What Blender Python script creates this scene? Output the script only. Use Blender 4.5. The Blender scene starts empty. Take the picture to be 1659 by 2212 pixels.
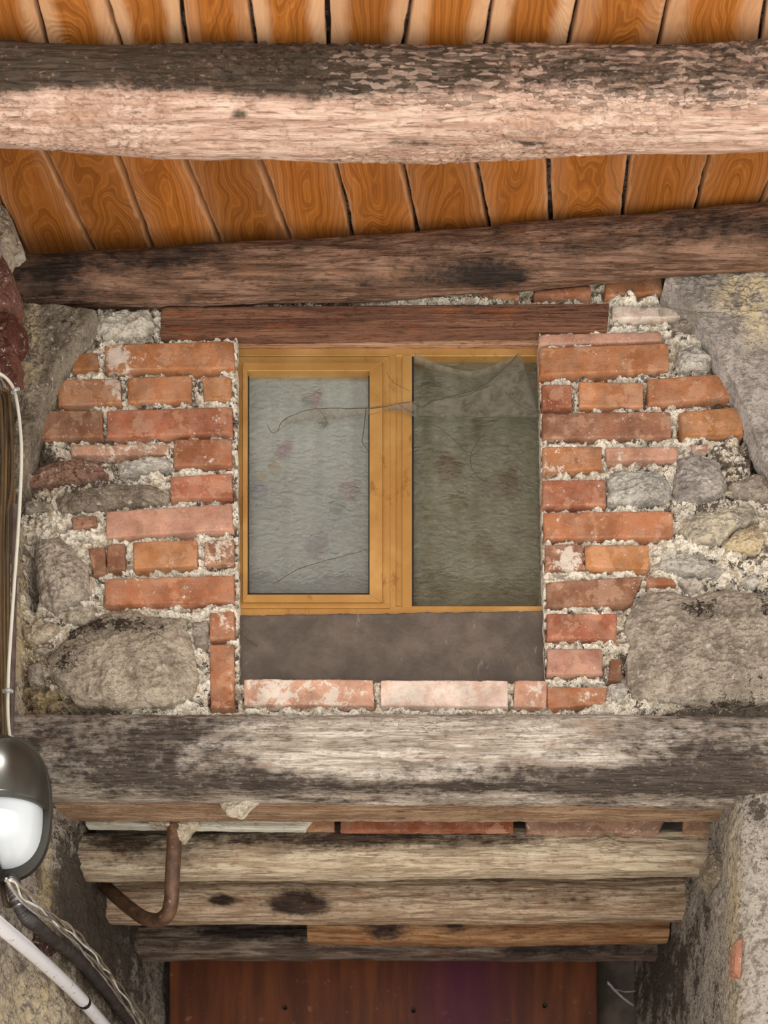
import bpy, math, random
import numpy as np

# ---------------------------------------------------------------- camera, light, exposure
scene = bpy.context.scene
W, H = 1659, 2212
F = 2800.0                      # focal length in pixels; the brick wall stands 2.80 m away
VX, VY = 900.0, 2800.0          # foot of the optical axis (level camera, lens shifted up)
EYE = 1.60                      # height of the eye above the ground
cam_data = bpy.data.cameras.new('camera')
cam = bpy.data.objects.new('camera', cam_data)
scene.collection.objects.link(cam)
scene.camera = cam
cam.location = (0, 0, EYE)
cam.rotation_euler = (math.pi / 2, 0, 0)
cam_data.sensor_fit = 'VERTICAL'
cam_data.sensor_height = 36
cam_data.sensor_width = 27
cam_data.lens = F / H * 36
cam_data.shift_x = (W / 2 - VX) / H
cam_data.shift_y = (VY - H / 2) / H
cam_data.clip_start = 0.05
cam_data.dof.use_dof = True
cam_data.dof.focus_distance = 2.80
cam_data.dof.aperture_fstop = 4.2

world = bpy.data.worlds.new('world')
scene.world = world
world.use_nodes = True
bg = world.node_tree.nodes['Background']
bg.inputs['Color'].default_value = (1.0, 0.99, 0.97, 1)
bg.inputs['Strength'].default_value = 1.0

sun_data = bpy.data.lights.new('sun', 'SUN')
sun = bpy.data.objects.new('sun', sun_data)
scene.collection.objects.link(sun)
sun_data.energy = 7.5
sun_data.angle = math.radians(2)
sun_data.color = (1.0, 0.97, 0.94)
sun.rotation_euler = (math.radians(32), 0, math.radians(-14))
sun.location = (1.5, -3, 6)

scene.view_settings.view_transform = 'Standard'
scene.view_settings.look = 'None'
scene.view_settings.gamma = 1
scene.view_settings.use_curve_mapping = False
scene.view_settings.exposure = 0.52
scene.cycles.max_bounces = 6
scene.cycles.diffuse_bounces = 2
scene.cycles.glossy_bounces = 2
scene.cycles.transmission_bounces = 6
scene.cycles.transparent_max_bounces = 6
scene.cycles.adaptive_threshold = 0.07

random.seed(7)
rng = np.random.default_rng(11)

# ---------------------------------------------------------------- noise in numpy
_perm = rng.permutation(256)
_perm = np.concatenate([_perm, _perm, _perm])
_grad = rng.normal(size=(256, 3))
_grad /= np.linalg.norm(_grad, axis=1)[:, None]

def pn(p):
    p = np.asarray(p, float)
    i = np.floor(p).astype(int)
    f = p - i
    u = f * f * f * (f * (f * 6 - 15) + 10)
    i &= 255
    r = 0
    for dx in (0, 1):
        wx = u[:, 0] if dx else 1 - u[:, 0]
        for dy in (0, 1):
            wy = u[:, 1] if dy else 1 - u[:, 1]
            for dz in (0, 1):
                wz = u[:, 2] if dz else 1 - u[:, 2]
                h = _perm[_perm[_perm[(i[:, 0] + dx) & 255] + ((i[:, 1] + dy) & 255)] + ((i[:, 2] + dz) & 255)]
                g = _grad[h]
                r = r + wx * wy * wz * (g[:, 0] * (f[:, 0] - dx) + g[:, 1] * (f[:, 1] - dy) + g[:, 2] * (f[:, 2] - dz))
    return r * 1.5

def fbm(p, octv=4, gain=0.5):
    a, s, r, n = 1.0, 1.0, 0, 0
    for k in range(octv):
        r = r + a * pn(p * s + 17.3 * k)
        n += a
        a *= gain
        s *= 2.03
    return r / n

def ridged(p, octv=4):
    a, s, r = 1.0, 1.0, 0
    for k in range(octv):
        r = r + a * (1 - 2.2 * np.abs(pn(p * s + 9.1 * k)))
        a *= 0.5
        s *= 2.1
    return r / 1.9

_cell = rng.random((256, 2))
def worley(q):
    """distance to the nearest and second nearest scattered point (2D)"""
    i = np.floor(q).astype(int)
    f = q - i
    d1 = np.full(len(q), 9.0)
    d2 = np.full(len(q), 9.0)
    for dx in (-1, 0, 1):
        for dy in (-1, 0, 1):
            h = _perm[_perm[(i[:, 0] + dx) & 255] + ((i[:, 1] + dy) & 255)]
            c = _cell[h] + (dx, dy)
            d = np.hypot(c[:, 0] - f[:, 0], c[:, 1] - f[:, 1])
            d2 = np.minimum(d2, np.maximum(d, d1))
            d1 = np.minimum(d1, d)
    return d1, d2

def sstep(a, b, x):
    t = np.clip((x - a) / (b - a), 0, 1)
    return t * t * (3 - 2 * t)

# ---------------------------------------------------------------- geometry helpers
def P(x, y, s):
    """photo pixel at depth factor s (1 = brick wall plane) -> world point"""
    return np.array([(x - VX) * s / 1000, F * s / 1000, (VY - y) * s / 1000 + EYE])

def PX(v):
    s = v[:, 1] / 2.8
    return VX + v[:, 0] * 1000 / s, VY - (v[:, 2] - EYE) * 1000 / s

def srgb(r, g, b):
    f = lambda c: c / 12.92 if c <= 0.04045 else ((c + 0.055) / 1.055) ** 2.4
    return (f(r / 255), f(g / 255), f(b / 255), 1.0)

def link(o):
    scene.collection.objects.link(o)

def mk(name, verts, faces, mat, parent=None, smooth=True, attrs=None, uv=None, tint=None):
    verts = np.asarray(verts, float)
    c = (verts.min(0) + verts.max(0)) / 2
    me = bpy.data.meshes.new(name)
    v = verts - c
    if isinstance(faces, np.ndarray):
        nf, k = faces.shape
        me.vertices.add(len(v))
        me.vertices.foreach_set('co', v.astype(np.float32).ravel())
        me.loops.add(nf * k)
        me.loops.foreach_set('vertex_index', faces.astype(np.int32).ravel())
        me.polygons.add(nf)
        me.polygons.foreach_set('loop_start', np.arange(0, nf * k, k, dtype=np.int32))
        me.polygons.foreach_set('loop_total', np.full(nf, k, dtype=np.int32))
        me.update(calc_edges=True)
    else:
        me.from_pydata([tuple(p) for p in v], [], [tuple(int(i) for i in f) for f in faces])
    me.validate()
    if smooth:
        me.polygons.foreach_set('use_smooth', [True] * len(me.polygons))
    for k, a in (attrs or {}).items():
        at = me.attributes.new(k, 'FLOAT', 'POINT')
        at.data.foreach_set('value', np.asarray(a, np.float32))
    if tint is not None:
        at = me.attributes.new('tint', 'FLOAT_COLOR', 'POINT')
        at.data.foreach_set('color', np.tile(np.asarray(tint, np.float32), len(v)))
    if uv is not None:
        l = me.uv_layers.new(name='UVMap')
        idx = np.empty(len(me.loops), np.int32)
        me.loops.foreach_get('vertex_index', idx)
        l.data.foreach_set('uv', np.asarray(uv, np.float32)[idx].ravel())
    me.update()
    o = bpy.data.objects.new(name, me)
    if mat:
        me.materials.append(mat)
    link(o)
    if parent is not None:
        o.parent = parent
        pl = np.array(parent['_world']) if '_world' in parent else np.array(parent.location)
        o.location = c - pl
        o['_world'] = [float(t) for t in c]
    else:
        o.location = c
    return o

def tag(o, label, cat, group=None, kind=None):
    o['label'] = label
    o['category'] = cat
    if group:
        o['group'] = group
    if kind:
        o['kind'] = kind
    return o

def empty(name, loc):
    o = bpy.data.objects.new(name, None)
    o.empty_display_size = 0.05
    o.location = [float(t) for t in loc]
    link(o)
    return o

def grid_faces(nu, nv, wrap=False, off=0):
    a = np.arange(nu * nv).reshape(nu, nv)
    if wrap:
        a = np.concatenate([a, a[:, :1]], 1)
    return np.stack([a[:-1, :-1].ravel(), a[1:, :-1].ravel(), a[1:, 1:].ravel(), a[:-1, 1:].ravel()], 1) + off

def box_vf(x0, x1, y0, y1, z0, z1):
    v = np.array([[x, y, z] for x in (x0, x1) for y in (y0, y1) for z in (z0, z1)])
    f = [(0, 1, 3, 2), (4, 6, 7, 5), (0, 4, 5, 1), (2, 3, 7, 6), (0, 2, 6, 4), (1, 5, 7, 3)]
    return v, f

def bevel(o, w=0.002, seg=2):
    m = o.modifiers.new('bevel', 'BEVEL')
    m.width = w
    m.segments = seg
    m.limit_method = 'ANGLE'
    return o

def box(name, x0, x1, y0, y1, z0, z1, mat, parent=None, bev=0.0):
    v, f = box_vf(x0, x1, y0, y1, z0, z1)
    o = mk(name, v, f, mat, parent, smooth=False)
    if bev:
        bevel(o, bev)
    return o

def smooth_path(pts, n):
    pts = np.asarray(pts, float)
    if len(pts) == 2:
        t = np.linspace(0, 1, n)[:, None]
        return pts[0] * (1 - t) + pts[1] * t
    ext = np.vstack([2 * pts[0] - pts[1], pts, 2 * pts[-1] - pts[-2]])
    out = []
    for t in np.linspace(0, len(pts) - 1 - 1e-6, n):
        i = int(t)
        u = t - i
        p0, p1, p2, p3 = ext[i:i + 4]
        out.append(0.5 * ((2 * p1) + (-p0 + p2) * u + (2 * p0 - 5 * p1 + 4 * p2 - p3) * u * u + (-p0 + 3 * p1 - 3 * p2 + p3) * u ** 3))
    return np.array(out)

def tube_vf(path, r, seg=10):
    path = np.asarray(path, float)
    n = len(path)
    r = np.broadcast_to(np.asarray(r, float), (n,))
    t = np.gradient(path, axis=0)
    t /= np.linalg.norm(t, axis=1)[:, None]
    nrm = np.cross(t[0], (0.31, 0.2, 0.93))
    nrm /= np.linalg.norm(nrm)
    vs = []
    for k in range(n):
        nrm = nrm - t[k] * np.dot(nrm, t[k])
        nrm /= np.linalg.norm(nrm)
        b = np.cross(t[k], nrm)
        for a in np.linspace(0, 2 * math.pi, seg, endpoint=False):
            vs.append(path[k] + r[k] * (math.cos(a) * nrm + math.sin(a) * b))
    f = [tuple(q) for q in grid_faces(n, seg, True)]
    f.append(tuple(range(seg))[::-1])
    f.append(tuple(range((n - 1) * seg, n * seg)))
    return np.array(vs), f

def tube(name, pts, r, mat, parent=None, n=60, seg=10, jitter=0.0):
    path = smooth_path(pts, n)
    if jitter:
        path = path + jitter * np.stack([pn(path * 9 + 5.0 * k + jitter * 900) for k in range(3)], 1)
    v, f = tube_vf(path, r, seg)
    return mk(name, v, f, mat, parent)

# ---------------------------------------------------------------- material helpers
class Mat:
    def __init__(self, name):
        self.m = bpy.data.materials.new(name)
        self.m.use_nodes = True
        self.nt = self.m.node_tree
        self.b = self.nt.nodes['Principled BSDF']
        self.pos = self.nt.nodes.new('ShaderNodeNewGeometry').outputs['Position']

    def set(self, node, key, val):
        s = node.inputs[key]
        if hasattr(val, 'is_output'):
            self.nt.links.new(val, s)
        else:
            if s.type == 'RGBA' and len(val) == 3:
                val = (*val, 1)
            s.default_value = val

    def mul(self, vec, k):
        n = self.nt.nodes.new('ShaderNodeVectorMath')
        n.operation = 'MULTIPLY'
        self.set(n, 0, vec)
        self.set(n, 1, k)
        return n.outputs[0]

    def addv(self, vec, k):
        n = self.nt.nodes.new('ShaderNodeVectorMath')
        n.operation = 'ADD'
        self.set(n, 0, vec)
        self.set(n, 1, k)
        return n.outputs[0]

    def noise(self, vec=None, scale=5.0, detail=4.0, rough=0.55, dist=0.0, color=False, cap=None):
        n = self.nt.nodes.new('ShaderNodeTexNoise')
        self.set(n, 'Vector', self.pos if vec is None else vec)
        self.set(n, 'Scale', scale)
        self.set(n, 'Detail', min(detail, cap) if cap else (min(detail, max(1.5, math.log2(1000.0 / scale))) if scale >= 9 else detail))
        self.set(n, 'Roughness', rough)
        self.set(n, 'Distortion', dist)
        return n.outputs['Color' if color else 'Fac']

    def vor(self, vec=None, scale=10.0, feature='F1', out='Distance', rnd=1.0):
        n = self.nt.nodes.new('ShaderNodeTexVoronoi')
        n.feature = feature
        self.set(n, 'Vector', self.pos if vec is None else vec)
        self.set(n, 'Scale', scale)
        self.set(n, 'Randomness', rnd)
        return n.outputs[out]

    def math(self, op, a, b=0.0, clamp=False):
        n = self.nt.nodes.new('ShaderNodeMath')
        n.operation = op
        n.use_clamp = clamp
        self.set(n, 0, a)
        self.set(n, 1, b)
        return n.outputs[0]

    def step(self, x, a, b):
        n = self.nt.nodes.new('ShaderNodeMapRange')
        n.interpolation_type = 'SMOOTHSTEP'
        self.set(n, 'Value', x)
        n.inputs['From Min'].default_value = a
        n.inputs['From Max'].default_value = b
        return n.outputs[0]

    def mix(self, f, a, b, mode='MIX'):
        n = self.nt.nodes.new('ShaderNodeMix')
        n.data_type = 'RGBA'
        n.blend_type = mode
        self.set(n, 0, f)
        self.set(n, 6, a)
        self.set(n, 7, b)
        return n.outputs[2]

    def ramp(self, f, stops):
        n = self.nt.nodes.new('ShaderNodeValToRGB')
        e = n.color_ramp.elements
        while len(e) < len(stops):
            e.new(0.5)
        for k, (p, c) in enumerate(stops):
            e[k].position = p
            e[k].color = c if len(c) == 4 else (*c, 1)
        self.set(n, 0, f)
        return n.outputs[0]

    def attr(self, name, out='Fac'):
        n = self.nt.nodes.new('ShaderNodeAttribute')
        n.attribute_name = name
        return n.outputs[out]

    def uv(self):
        return self.nt.nodes.new('ShaderNodeTexCoord').outputs['UV']

    def sep(self, v):
        n = self.nt.nodes.new('ShaderNodeSeparateXYZ')
        self.set(n, 0, v)
        return n.outputs

    def comb(self, x, y, z):
        n = self.nt.nodes.new('ShaderNodeCombineXYZ')
        self.set(n, 0, x)
        self.set(n, 1, y)
        self.set(n, 2, z)
        return n.outputs[0]

    def bump(self, h, strength=0.5, dist=0.005, normal=None):
        n = self.nt.nodes.new('ShaderNodeBump')
        self.set(n, 'Height', h)
        self.set(n, 'Strength', strength)
        self.set(n, 'Distance', dist)
        if normal is not None:
            self.set(n, 'Normal', normal)
        return n.outputs[0]

    def out(self, color, rough=0.85, normal=None, spec=0.25, metal=0.0):
        self.set(self.b, 'Base Color', color)
        self.set(self.b, 'Roughness', rough)
        self.set(self.b, 'Specular IOR Level', spec)
        self.set(self.b, 'Metallic', metal)
        if normal is not None:
            self.set(self.b, 'Normal', normal)
        return self.m

def mat_plain(name, col, rough=0.6, metal=0.0, spec=0.4, var=0.25, scale=40, bump=0.2):
    m = Mat(name)
    n = m.noise(scale=scale, detail=5)
    c = m.mix(m.step(n, 0.35, 0.7), tuple(c * (1 - var) for c in col[:3]), tuple(min(1, c * (1 + var)) for c in col[:3]))
    return m.out(c, rough, m.bump(n, bump, 0.002), spec, metal)

def mat_brick():
    m = Mat('fired_brick')
    tint = m.attr('tint', 'Color')
    n1 = m.noise(scale=17, detail=6, rough=0.62)
    n2 = m.noise(scale=230, detail=4, rough=0.75)
    n3 = m.noise(scale=42, detail=8, rough=0.7, dist=0.3)
    c = m.mix(m.step(n1, 0.33, 0.68), m.mix(1.0, tint, (0.70, 0.62, 0.56), 'MULTIPLY'), m.mix(1.0, tint, (1.20, 1.14, 1.10), 'MULTIPLY'))
    c = m.mix(m.math('MULTIPLY', m.step(n2, 0.54, 0.74), 0.45), c, m.mix(1.0, tint, (0.45, 0.38, 0.34), 'MULTIPLY'))
    pk = m.noise(m.addv(m.pos, (3.1, 0, 1.7)), scale=15, detail=8, rough=0.68)
    c = m.mix(m.math('MULTIPLY', m.step(pk, 0.53, 0.565), 0.34), c, srgb(218, 170, 138))
    c = m.mix(m.math('MULTIPLY', m.step(pk, 0.42, 0.30), 0.5), c, srgb(128, 84, 60))
    c = m.mix(m.math('MULTIPLY', m.step(m.noise(m.addv(m.pos, (1.3, 4, 8)), scale=24, detail=9, rough=0.75), 0.42, 0.62), 0.30), c, srgb(176, 150, 130))
    pale = m.attr('pale')
    lime = m.math('ADD', m.math('MULTIPLY', pale, 0.40), m.math('MULTIPLY', m.math('ADD', n3, m.math('MULTIPLY', n2, 0.25)), 0.7))
    c = m.mix(m.math('MULTIPLY', m.step(lime, 0.60, 0.67), 0.85), c, m.ramp(n1, [(0.3, srgb(200, 182, 166)), (0.7, srgb(236, 226, 212))]))
    dots = m.vor(scale=130)
    dmask = m.math('MULTIPLY', m.step(dots, 0.22, 0.14), m.step(m.noise(scale=26, detail=3), 0.56, 0.66))
    c = m.mix(m.math('MULTIPLY', dmask, 0.7), c, srgb(228, 214, 200))
    scr = m.noise(m.mul(m.pos, (12, 30, 55)), scale=2.6, detail=3, rough=0.5, dist=1.6)
    scrm = m.math('MULTIPLY', m.step(m.math('ABSOLUTE', m.math('SUBTRACT', scr, 0.5)), 0.007, 0.0), m.step(m.noise(scale=14, detail=2), 0.5, 0.6))
    c = m.mix(m.math('MULTIPLY', scrm, 0.5), c, srgb(64, 42, 32))
    h = m.math('ADD', m.math('MULTIPLY', n2, 0.7), m.math('MULTIPLY', n3, 0.7))
    return m.out(c, 0.85, m.bump(h, 0.6, 0.004), 0.2)

def mat_mortar(name, light, mid, dark, fine=1.0):
    m = Mat(name)
    n1 = m.noise(scale=11, detail=6, rough=0.62)
    n2 = m.noise(scale=120, detail=7, rough=0.72)
    n3 = m.noise(m.addv(m.pos, (7, 3, 1)), scale=46, detail=9, rough=0.74, dist=0.5)
    tone = m.attr('tone')
    c = m.mix(m.step(n3, 0.36, 0.54), mid, light)
    c = m.mix(m.math('MULTIPLY', m.step(n2, 0.46, 0.36), 0.6), c, m.mix(1.0, mid, (0.5, 0.46, 0.42), 'MULTIPLY'))
    dn = m.math('ADD', m.math('MULTIPLY', n1, 0.35), m.math('ADD', m.math('MULTIPLY', n3, 0.45), m.math('MULTIPLY', n2, 0.2)))
    d = m.math('ADD', tone, m.math('MULTIPLY', m.math('SUBTRACT', dn, 0.5), 3.8))
    c = m.mix(m.math('MULTIPLY', m.step(d, 0.38, 0.56), 0.92), c, m.mix(n2, dark, tuple(k * 2.6 for k in dark[:3])))
    yel = m.math('MULTIPLY', m.attr('yellow'), m.step(n3, 0.40, 0.54))
    c = m.mix(yel, c, srgb(214, 190, 140))
    v1 = m.vor(scale=150 * fine)
    h = m.math('ADD', m.math('MULTIPLY', n2, 1.4), m.math('ADD', m.math('MULTIPLY', n3, 1.2), m.math('MULTIPLY', v1, -0.7)))
    return m.out(c, 0.92, m.bump(h, 0.6, 0.008), 0.12)

def mat_stone(name='rough_stone'):
    m = Mat(name)
    tint = m.attr('tint', 'Color')
    n1 = m.noise(scale=20, detail=9, rough=0.7, dist=0.3)
    n2 = m.noise(m.mul(m.pos, (1.0, 1.0, 1.5)), scale=110, detail=8, rough=0.75)
    tone = m.attr('tone')
    c = m.mix(m.step(n1, 0.34, 0.64), m.mix(1.0, tint, (0.58, 0.55, 0.52), 'MULTIPLY'), m.mix(1.0, tint, (1.25, 1.22, 1.18), 'MULTIPLY'))
    c = m.mix(m.math('MULTIPLY', m.step(n2, 0.47, 0.38), 0.6), c, m.mix(1.0, tint, (0.40, 0.36, 0.32), 'MULTIPLY'))
    c = m.mix(m.math('MULTIPLY', m.step(n2, 0.55, 0.63), 0.5), c, m.mix(1.0, tint, (1.4, 1.37, 1.32), 'MULTIPLY'))
    dn = m.math('ADD', m.math('MULTIPLY', n1, 0.55), m.math('MULTIPLY', n2, 0.45))
    d = m.math('ADD', tone, m.math('MULTIPLY', m.math('SUBTRACT', dn, 0.5), 2.4))
    c = m.mix(m.step(d, 0.42, 0.70), c, srgb(62, 52, 44))
    yel = m.math('MULTIPLY', m.attr('yellow'), m.step(dn, 0.44, 0.54))
    c = m.mix(yel, c, srgb(216, 194, 146))
    lic = m.math('MULTIPLY', m.step(m.noise(m.addv(m.pos, (5, 1, 9)), scale=70, detail=7, rough=0.78), 0.58, 0.66), 0.55)
    c = m.mix(lic, c, srgb(216, 208, 194))
    n4 = m.noise(m.mul(m.pos, (1.0, 1.0, 1.7)), scale=52, detail=9, rough=0.66, dist=0.6)
    h = m.math('ADD', m.math('MULTIPLY', n2, 0.9), m.math('MULTIPLY', n4, 2.6))
    return m.out(c, 0.9, m.bump(h, 0.5, 0.010), 0.12)

def mat_oldwood(name, light, mid, dark, orange=0.0, crack=0.4, ocol=(0.45, 0.17, 0.05), gx=3.0, block=0.0):
    """weathered timber running along X; 'tone' = soot and dirt"""
    m = Mat(name)
    g = m.noise(m.mul(m.pos, (gx, 42, 42)), scale=1.7, detail=9, rough=0.66, dist=0.5, cap=4.5)
    g2 = m.noise(m.mul(m.pos, (10, 150, 150)), scale=1.6, detail=6, rough=0.66, dist=0.3, cap=2.5)
    n1 = m.noise(m.mul(m.pos, (3, 8, 8)), scale=2.4, detail=7, rough=0.62, cap=5)
    n2 = m.noise(m.mul(m.pos, (1.0, 1.8, 1.8)), scale=40, detail=8, rough=0.72)
    tone = m.attr('tone')
    c = m.mix(m.step(g, 0.36, 0.62), mid, light)
    c = m.mix(m.math('MULTIPLY', m.step(n1, 0.44, 0.64), 0.55), c, mid)
    c = m.mix(m.math('MULTIPLY', m.step(g2, 0.47, 0.33), 0.7), c, m.mix(1.0, mid, (0.40, 0.34, 0.30), 'MULTIPLY'))
    c = m.mix(m.math('MULTIPLY', m.step(n2, 0.46, 0.34), 0.5), c, m.mix(1.0, mid, (0.45, 0.38, 0.34), 'MULTIPLY'))
    if orange:
        om = m.math('MULTIPLY', m.step(m.noise(m.mul(m.pos, (2.2, 9, 9)), scale=3.3, detail=6, rough=0.64), 0.56, 0.64), orange)
        c = m.mix(om, c, ocol)
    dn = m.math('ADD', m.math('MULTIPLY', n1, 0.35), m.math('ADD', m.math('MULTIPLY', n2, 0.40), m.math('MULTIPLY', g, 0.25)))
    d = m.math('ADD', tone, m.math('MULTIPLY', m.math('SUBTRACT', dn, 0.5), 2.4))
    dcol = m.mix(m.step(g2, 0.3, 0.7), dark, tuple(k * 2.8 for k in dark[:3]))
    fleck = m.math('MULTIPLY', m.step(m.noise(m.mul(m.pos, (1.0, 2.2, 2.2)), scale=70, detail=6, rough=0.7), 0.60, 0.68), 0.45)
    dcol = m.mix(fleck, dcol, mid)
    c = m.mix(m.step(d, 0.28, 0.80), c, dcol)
    lines = m.noise(m.mul(m.pos, (2.0, 34, 34)), scale=1.0, detail=4, rough=0.55, dist=0.8)
    crk = m.math('MULTIPLY', m.step(m.math('ABSOLUTE', m.math('SUBTRACT', lines, 0.47)), 0.013, 0.0), m.step(m.noise(m.mul(m.pos, (3, 9, 9)), scale=2.0, detail=3), 0.46, 0.56))
    if block:
        wv = m.addv(m.mul(m.pos, (44, 190, 190)), m.mul(m.noise(scale=26, detail=4, color=True), (2.2, 2.2, 2.2)))
        v = m.vor(wv, scale=1.0, feature='DISTANCE_TO_EDGE')
        cellc = m.sep(m.vor(wv, scale=1.0, out='Color'))[0]
        area = m.math('MULTIPLY', m.step(m.math('ADD', m.attr('block'), m.math('MULTIPLY', m.math('SUBTRACT', n1, 0.5), 1.2)), 0.35, 0.6), block)
        c = m.mix(m.math('MULTIPLY', m.math('MULTIPLY', m.step(cellc, 0.45, 1.0), area), 0.42), c, light)
        c = m.mix(m.math('MULTIPLY', m.math('MULTIPLY', m.step(cellc, 0.6, 0.0), area), 0.6), c, dcol)
        crk = m.math('MAXIMUM', crk, m.math('MULTIPLY', m.step(v, 0.045, 0.0), area))
    c = m.mix(m.math('MULTIPLY', crk, crack), c, tuple(k * 0.6 for k in dark[:3]))
    h = m.math('ADD', m.math('MULTIPLY', g, 1.2), m.math('MULTIPLY', n2, 0.65))
    return m.out(c, 0.85, m.bump(h, 0.9, 0.008), 0.2)

def mat_plank():
    m = Mat('varnished_plank')
    uv = m.sep(m.uv())
    u, v = uv[0], uv[1]
    seed = m.attr('seed')
    edge = m.attr('edge')          # 0 at the long edges, 1 in the middle
    pale = m.attr('pale')
    wv = m.comb(m.math('MULTIPLY', u, 5.0), m.math('MULTIPLY', v, 2.6), m.math('MULTIPLY', seed, 37.0))
    n = m.noise(wv, scale=1.5, detail=2, rough=0.45)
    n2 = m.noise(wv, scale=5.5, detail=3, rough=0.5)
    hh = m.math('ADD', m.math('MULTIPLY', m.math('SUBTRACT', n, 0.36), 0.26), m.math('MULTIPLY', n2, 0.016))
    uu = m.math('ADD', u, m.math('MULTIPLY', m.math('SUBTRACT', seed, 0.5), 0.05))
    r = m.math('SQRT', m.math('ADD', m.math('MULTIPLY', uu, uu), m.math('MULTIPLY', hh, hh)))
    ring = m.math('SINE', m.math('MULTIPLY', r, 1050.0))
    ring2 = m.math('SINE', m.math('MULTIPLY', r, 390.0))
    fib = m.noise(m.comb(m.math('MULTIPLY', u, 260.0), m.math('MULTIPLY', v, 9.0), seed), scale=1.0, detail=4)
    base = m.mix(m.step(ring2, -1.0, 1.0), srgb(152, 90, 34), srgb(174, 107, 46))
    base = m.mix(m.math('MULTIPLY', m.step(ring, 0.45, 1.0), 0.45), base, srgb(198, 132, 62))
    base = m.mix(m.math('MULTIPLY', m.step(fib, 0.52, 0.32), 0.4), base, srgb(128, 68, 20))
    var = m.noise(m.comb(m.math('MULTIPLY', u, 6.0), m.math('MULTIPLY', v, 5.0), m.math('MULTIPLY', seed, 91.0)), scale=1.4, detail=4)
    base = m.mix(m.math('MULTIPLY', m.step(var, 0.52, 0.74), 0.45), base, srgb(124, 74, 30))
    base = m.mix(1.0, base, m.mix(seed, (0.72, 0.70, 0.68), (1.10, 1.06, 1.0)), 'MULTIPLY')
    em = m.math('ADD', edge, m.math('MULTIPLY', m.math('SUBTRACT', m.noise(wv, scale=9, detail=4), 0.5), 0.34))
    base = m.mix(m.math('MULTIPLY', m.step(em, 0.10, 0.02), 0.6), base, srgb(196, 148, 108))
    pm = m.math('MULTIPLY', pale, m.step(em, 0.62, 0.22))
    base = m.mix(m.math('MULTIPLY', pm, 0.85), base, srgb(226, 182, 142))
    spk = m.noise(scale=150, detail=3, rough=0.7)
    base = m.mix(m.math('MULTIPLY', m.step(spk, 0.68, 0.78), 0.6), base, srgb(90, 50, 20))
    h = m.math('ADD', m.math('MULTIPLY', ring, 0.3), m.math('ADD', m.math('MULTIPLY', fib, 0.7), m.math('MULTIPLY', n2, 1.2)))
    return m.out(base, 0.46, m.bump(h, 0.3, 0.003), 0.4)

def mat_gold():
    m = Mat('gold_anodised_aluminium')
    n = m.noise(scale=9, detail=5)
    n2 = m.noise(scale=120, detail=4, rough=0.7)
    c = m.mix(m.step(n, 0.35, 0.7), srgb(178, 132, 70), srgb(204, 160, 96))
    st = m.step(m.noise(m.mul(m.pos, (1, 1, 0.5)), scale=30, detail=7, rough=0.75), 0.56, 0.70)
    c = m.mix(m.math('MULTIPLY', st, 0.6), c, srgb(120, 80, 34))
    c = m.mix(m.math('MULTIPLY', m.step(n2, 0.62, 0.75), 0.3), c, srgb(110, 72, 34))
    return m.out(c, 0.42, m.bump(n2, 0.1, 0.001), 0.5, 0.3)

def mat_glass(name, film, filmcol, dirtcol, dirt):
    m = Mat(name)
    nt = m.nt
    ripple = m.noise(m.mul(m.pos, (62, 62, 105)), scale=1.0, detail=2.0, rough=0.4, dist=1.4)
    ripple2 = m.vor(m.addv(m.mul(m.pos, (58, 58, 98)), m.noise(scale=18, color=True)), scale=1.0, feature='SMOOTH_F1')
    h = m.math('ADD', m.math('MULTIPLY', ripple, 0.8), m.math('MULTIPLY', ripple2, 0.5))
    nrm = m.bump(h, 0.5, 0.004)
    m.out((0.94, 0.95, 0.93), 0.16, nrm, 0.5)
    m.set(m.b, 'Transmission Weight', 1.0)
    m.set(m.b, 'IOR', 1.3)
    fl = nt.nodes.new('ShaderNodeBsdfPrincipled')
    dn = m.noise(m.mul(m.pos, (1, 1, 0.7)), scale=13, detail=6, rough=0.65)
    m.set(fl, 'Base Color', m.mix(m.math('MULTIPLY', m.step(dn, 0.45, 0.65), dirt), filmcol, dirtcol))
    m.set(fl, 'Roughness', 0.26)
    m.set(fl, 'Normal', m.bump(h, 1.0, 0.007))
    mx = nt.nodes.new('ShaderNodeMixShader')
    m.set(mx, 0, m.math('ADD', film, m.math('MULTIPLY', m.math('SUBTRACT', dn, 0.5), 0.3), True))
    nt.links.new(m.b.outputs[0], mx.inputs[1])
    nt.links.new(fl.outputs[0], mx.inputs[2])
    nt.links.new(mx.outputs[0], nt.nodes['Material Output'].inputs[0])
    return m.m

MB = mat_brick()
MM = mat_mortar('lime_mortar', srgb(250, 241, 224), srgb(190, 172, 146), srgb(54, 43, 34))
MP = mat_mortar('grey_render', srgb(174, 164, 152), srgb(122, 113, 102), srgb(48, 41, 35), 0.8)
MS = mat_stone()
MPL = mat_plank()
MG = mat_gold()
M_beam1 = mat_oldwood('charred_beam_wood', srgb(232, 203, 184), srgb(188, 152, 132), srgb(54, 46, 38), 0.15, 0.7, block=1.0)
M_beam2 = mat_oldwood('dark_beam_wood', srgb(158, 124, 104), srgb(98, 74, 58), srgb(34, 28, 24), 0.2, 0.5, srgb(160, 106, 60))
M_lint = mat_oldwood('weathered_lintel_wood', srgb(222, 212, 198), srgb(160, 146, 130), srgb(52, 45, 40), 0.14, 0.6, srgb(176, 104, 60), block=0.6)
M_log = mat_oldwood('pale_log_wood', srgb(220, 204, 178), srgb(168, 147, 122), srgb(52, 42, 34), 0.1, 0.4)
M_log2 = mat_oldwood('brown_log_wood', srgb(206, 184, 158), srgb(146, 120, 96), srgb(44, 34, 28), 0.25, 0.2, srgb(150, 86, 38))
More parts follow.
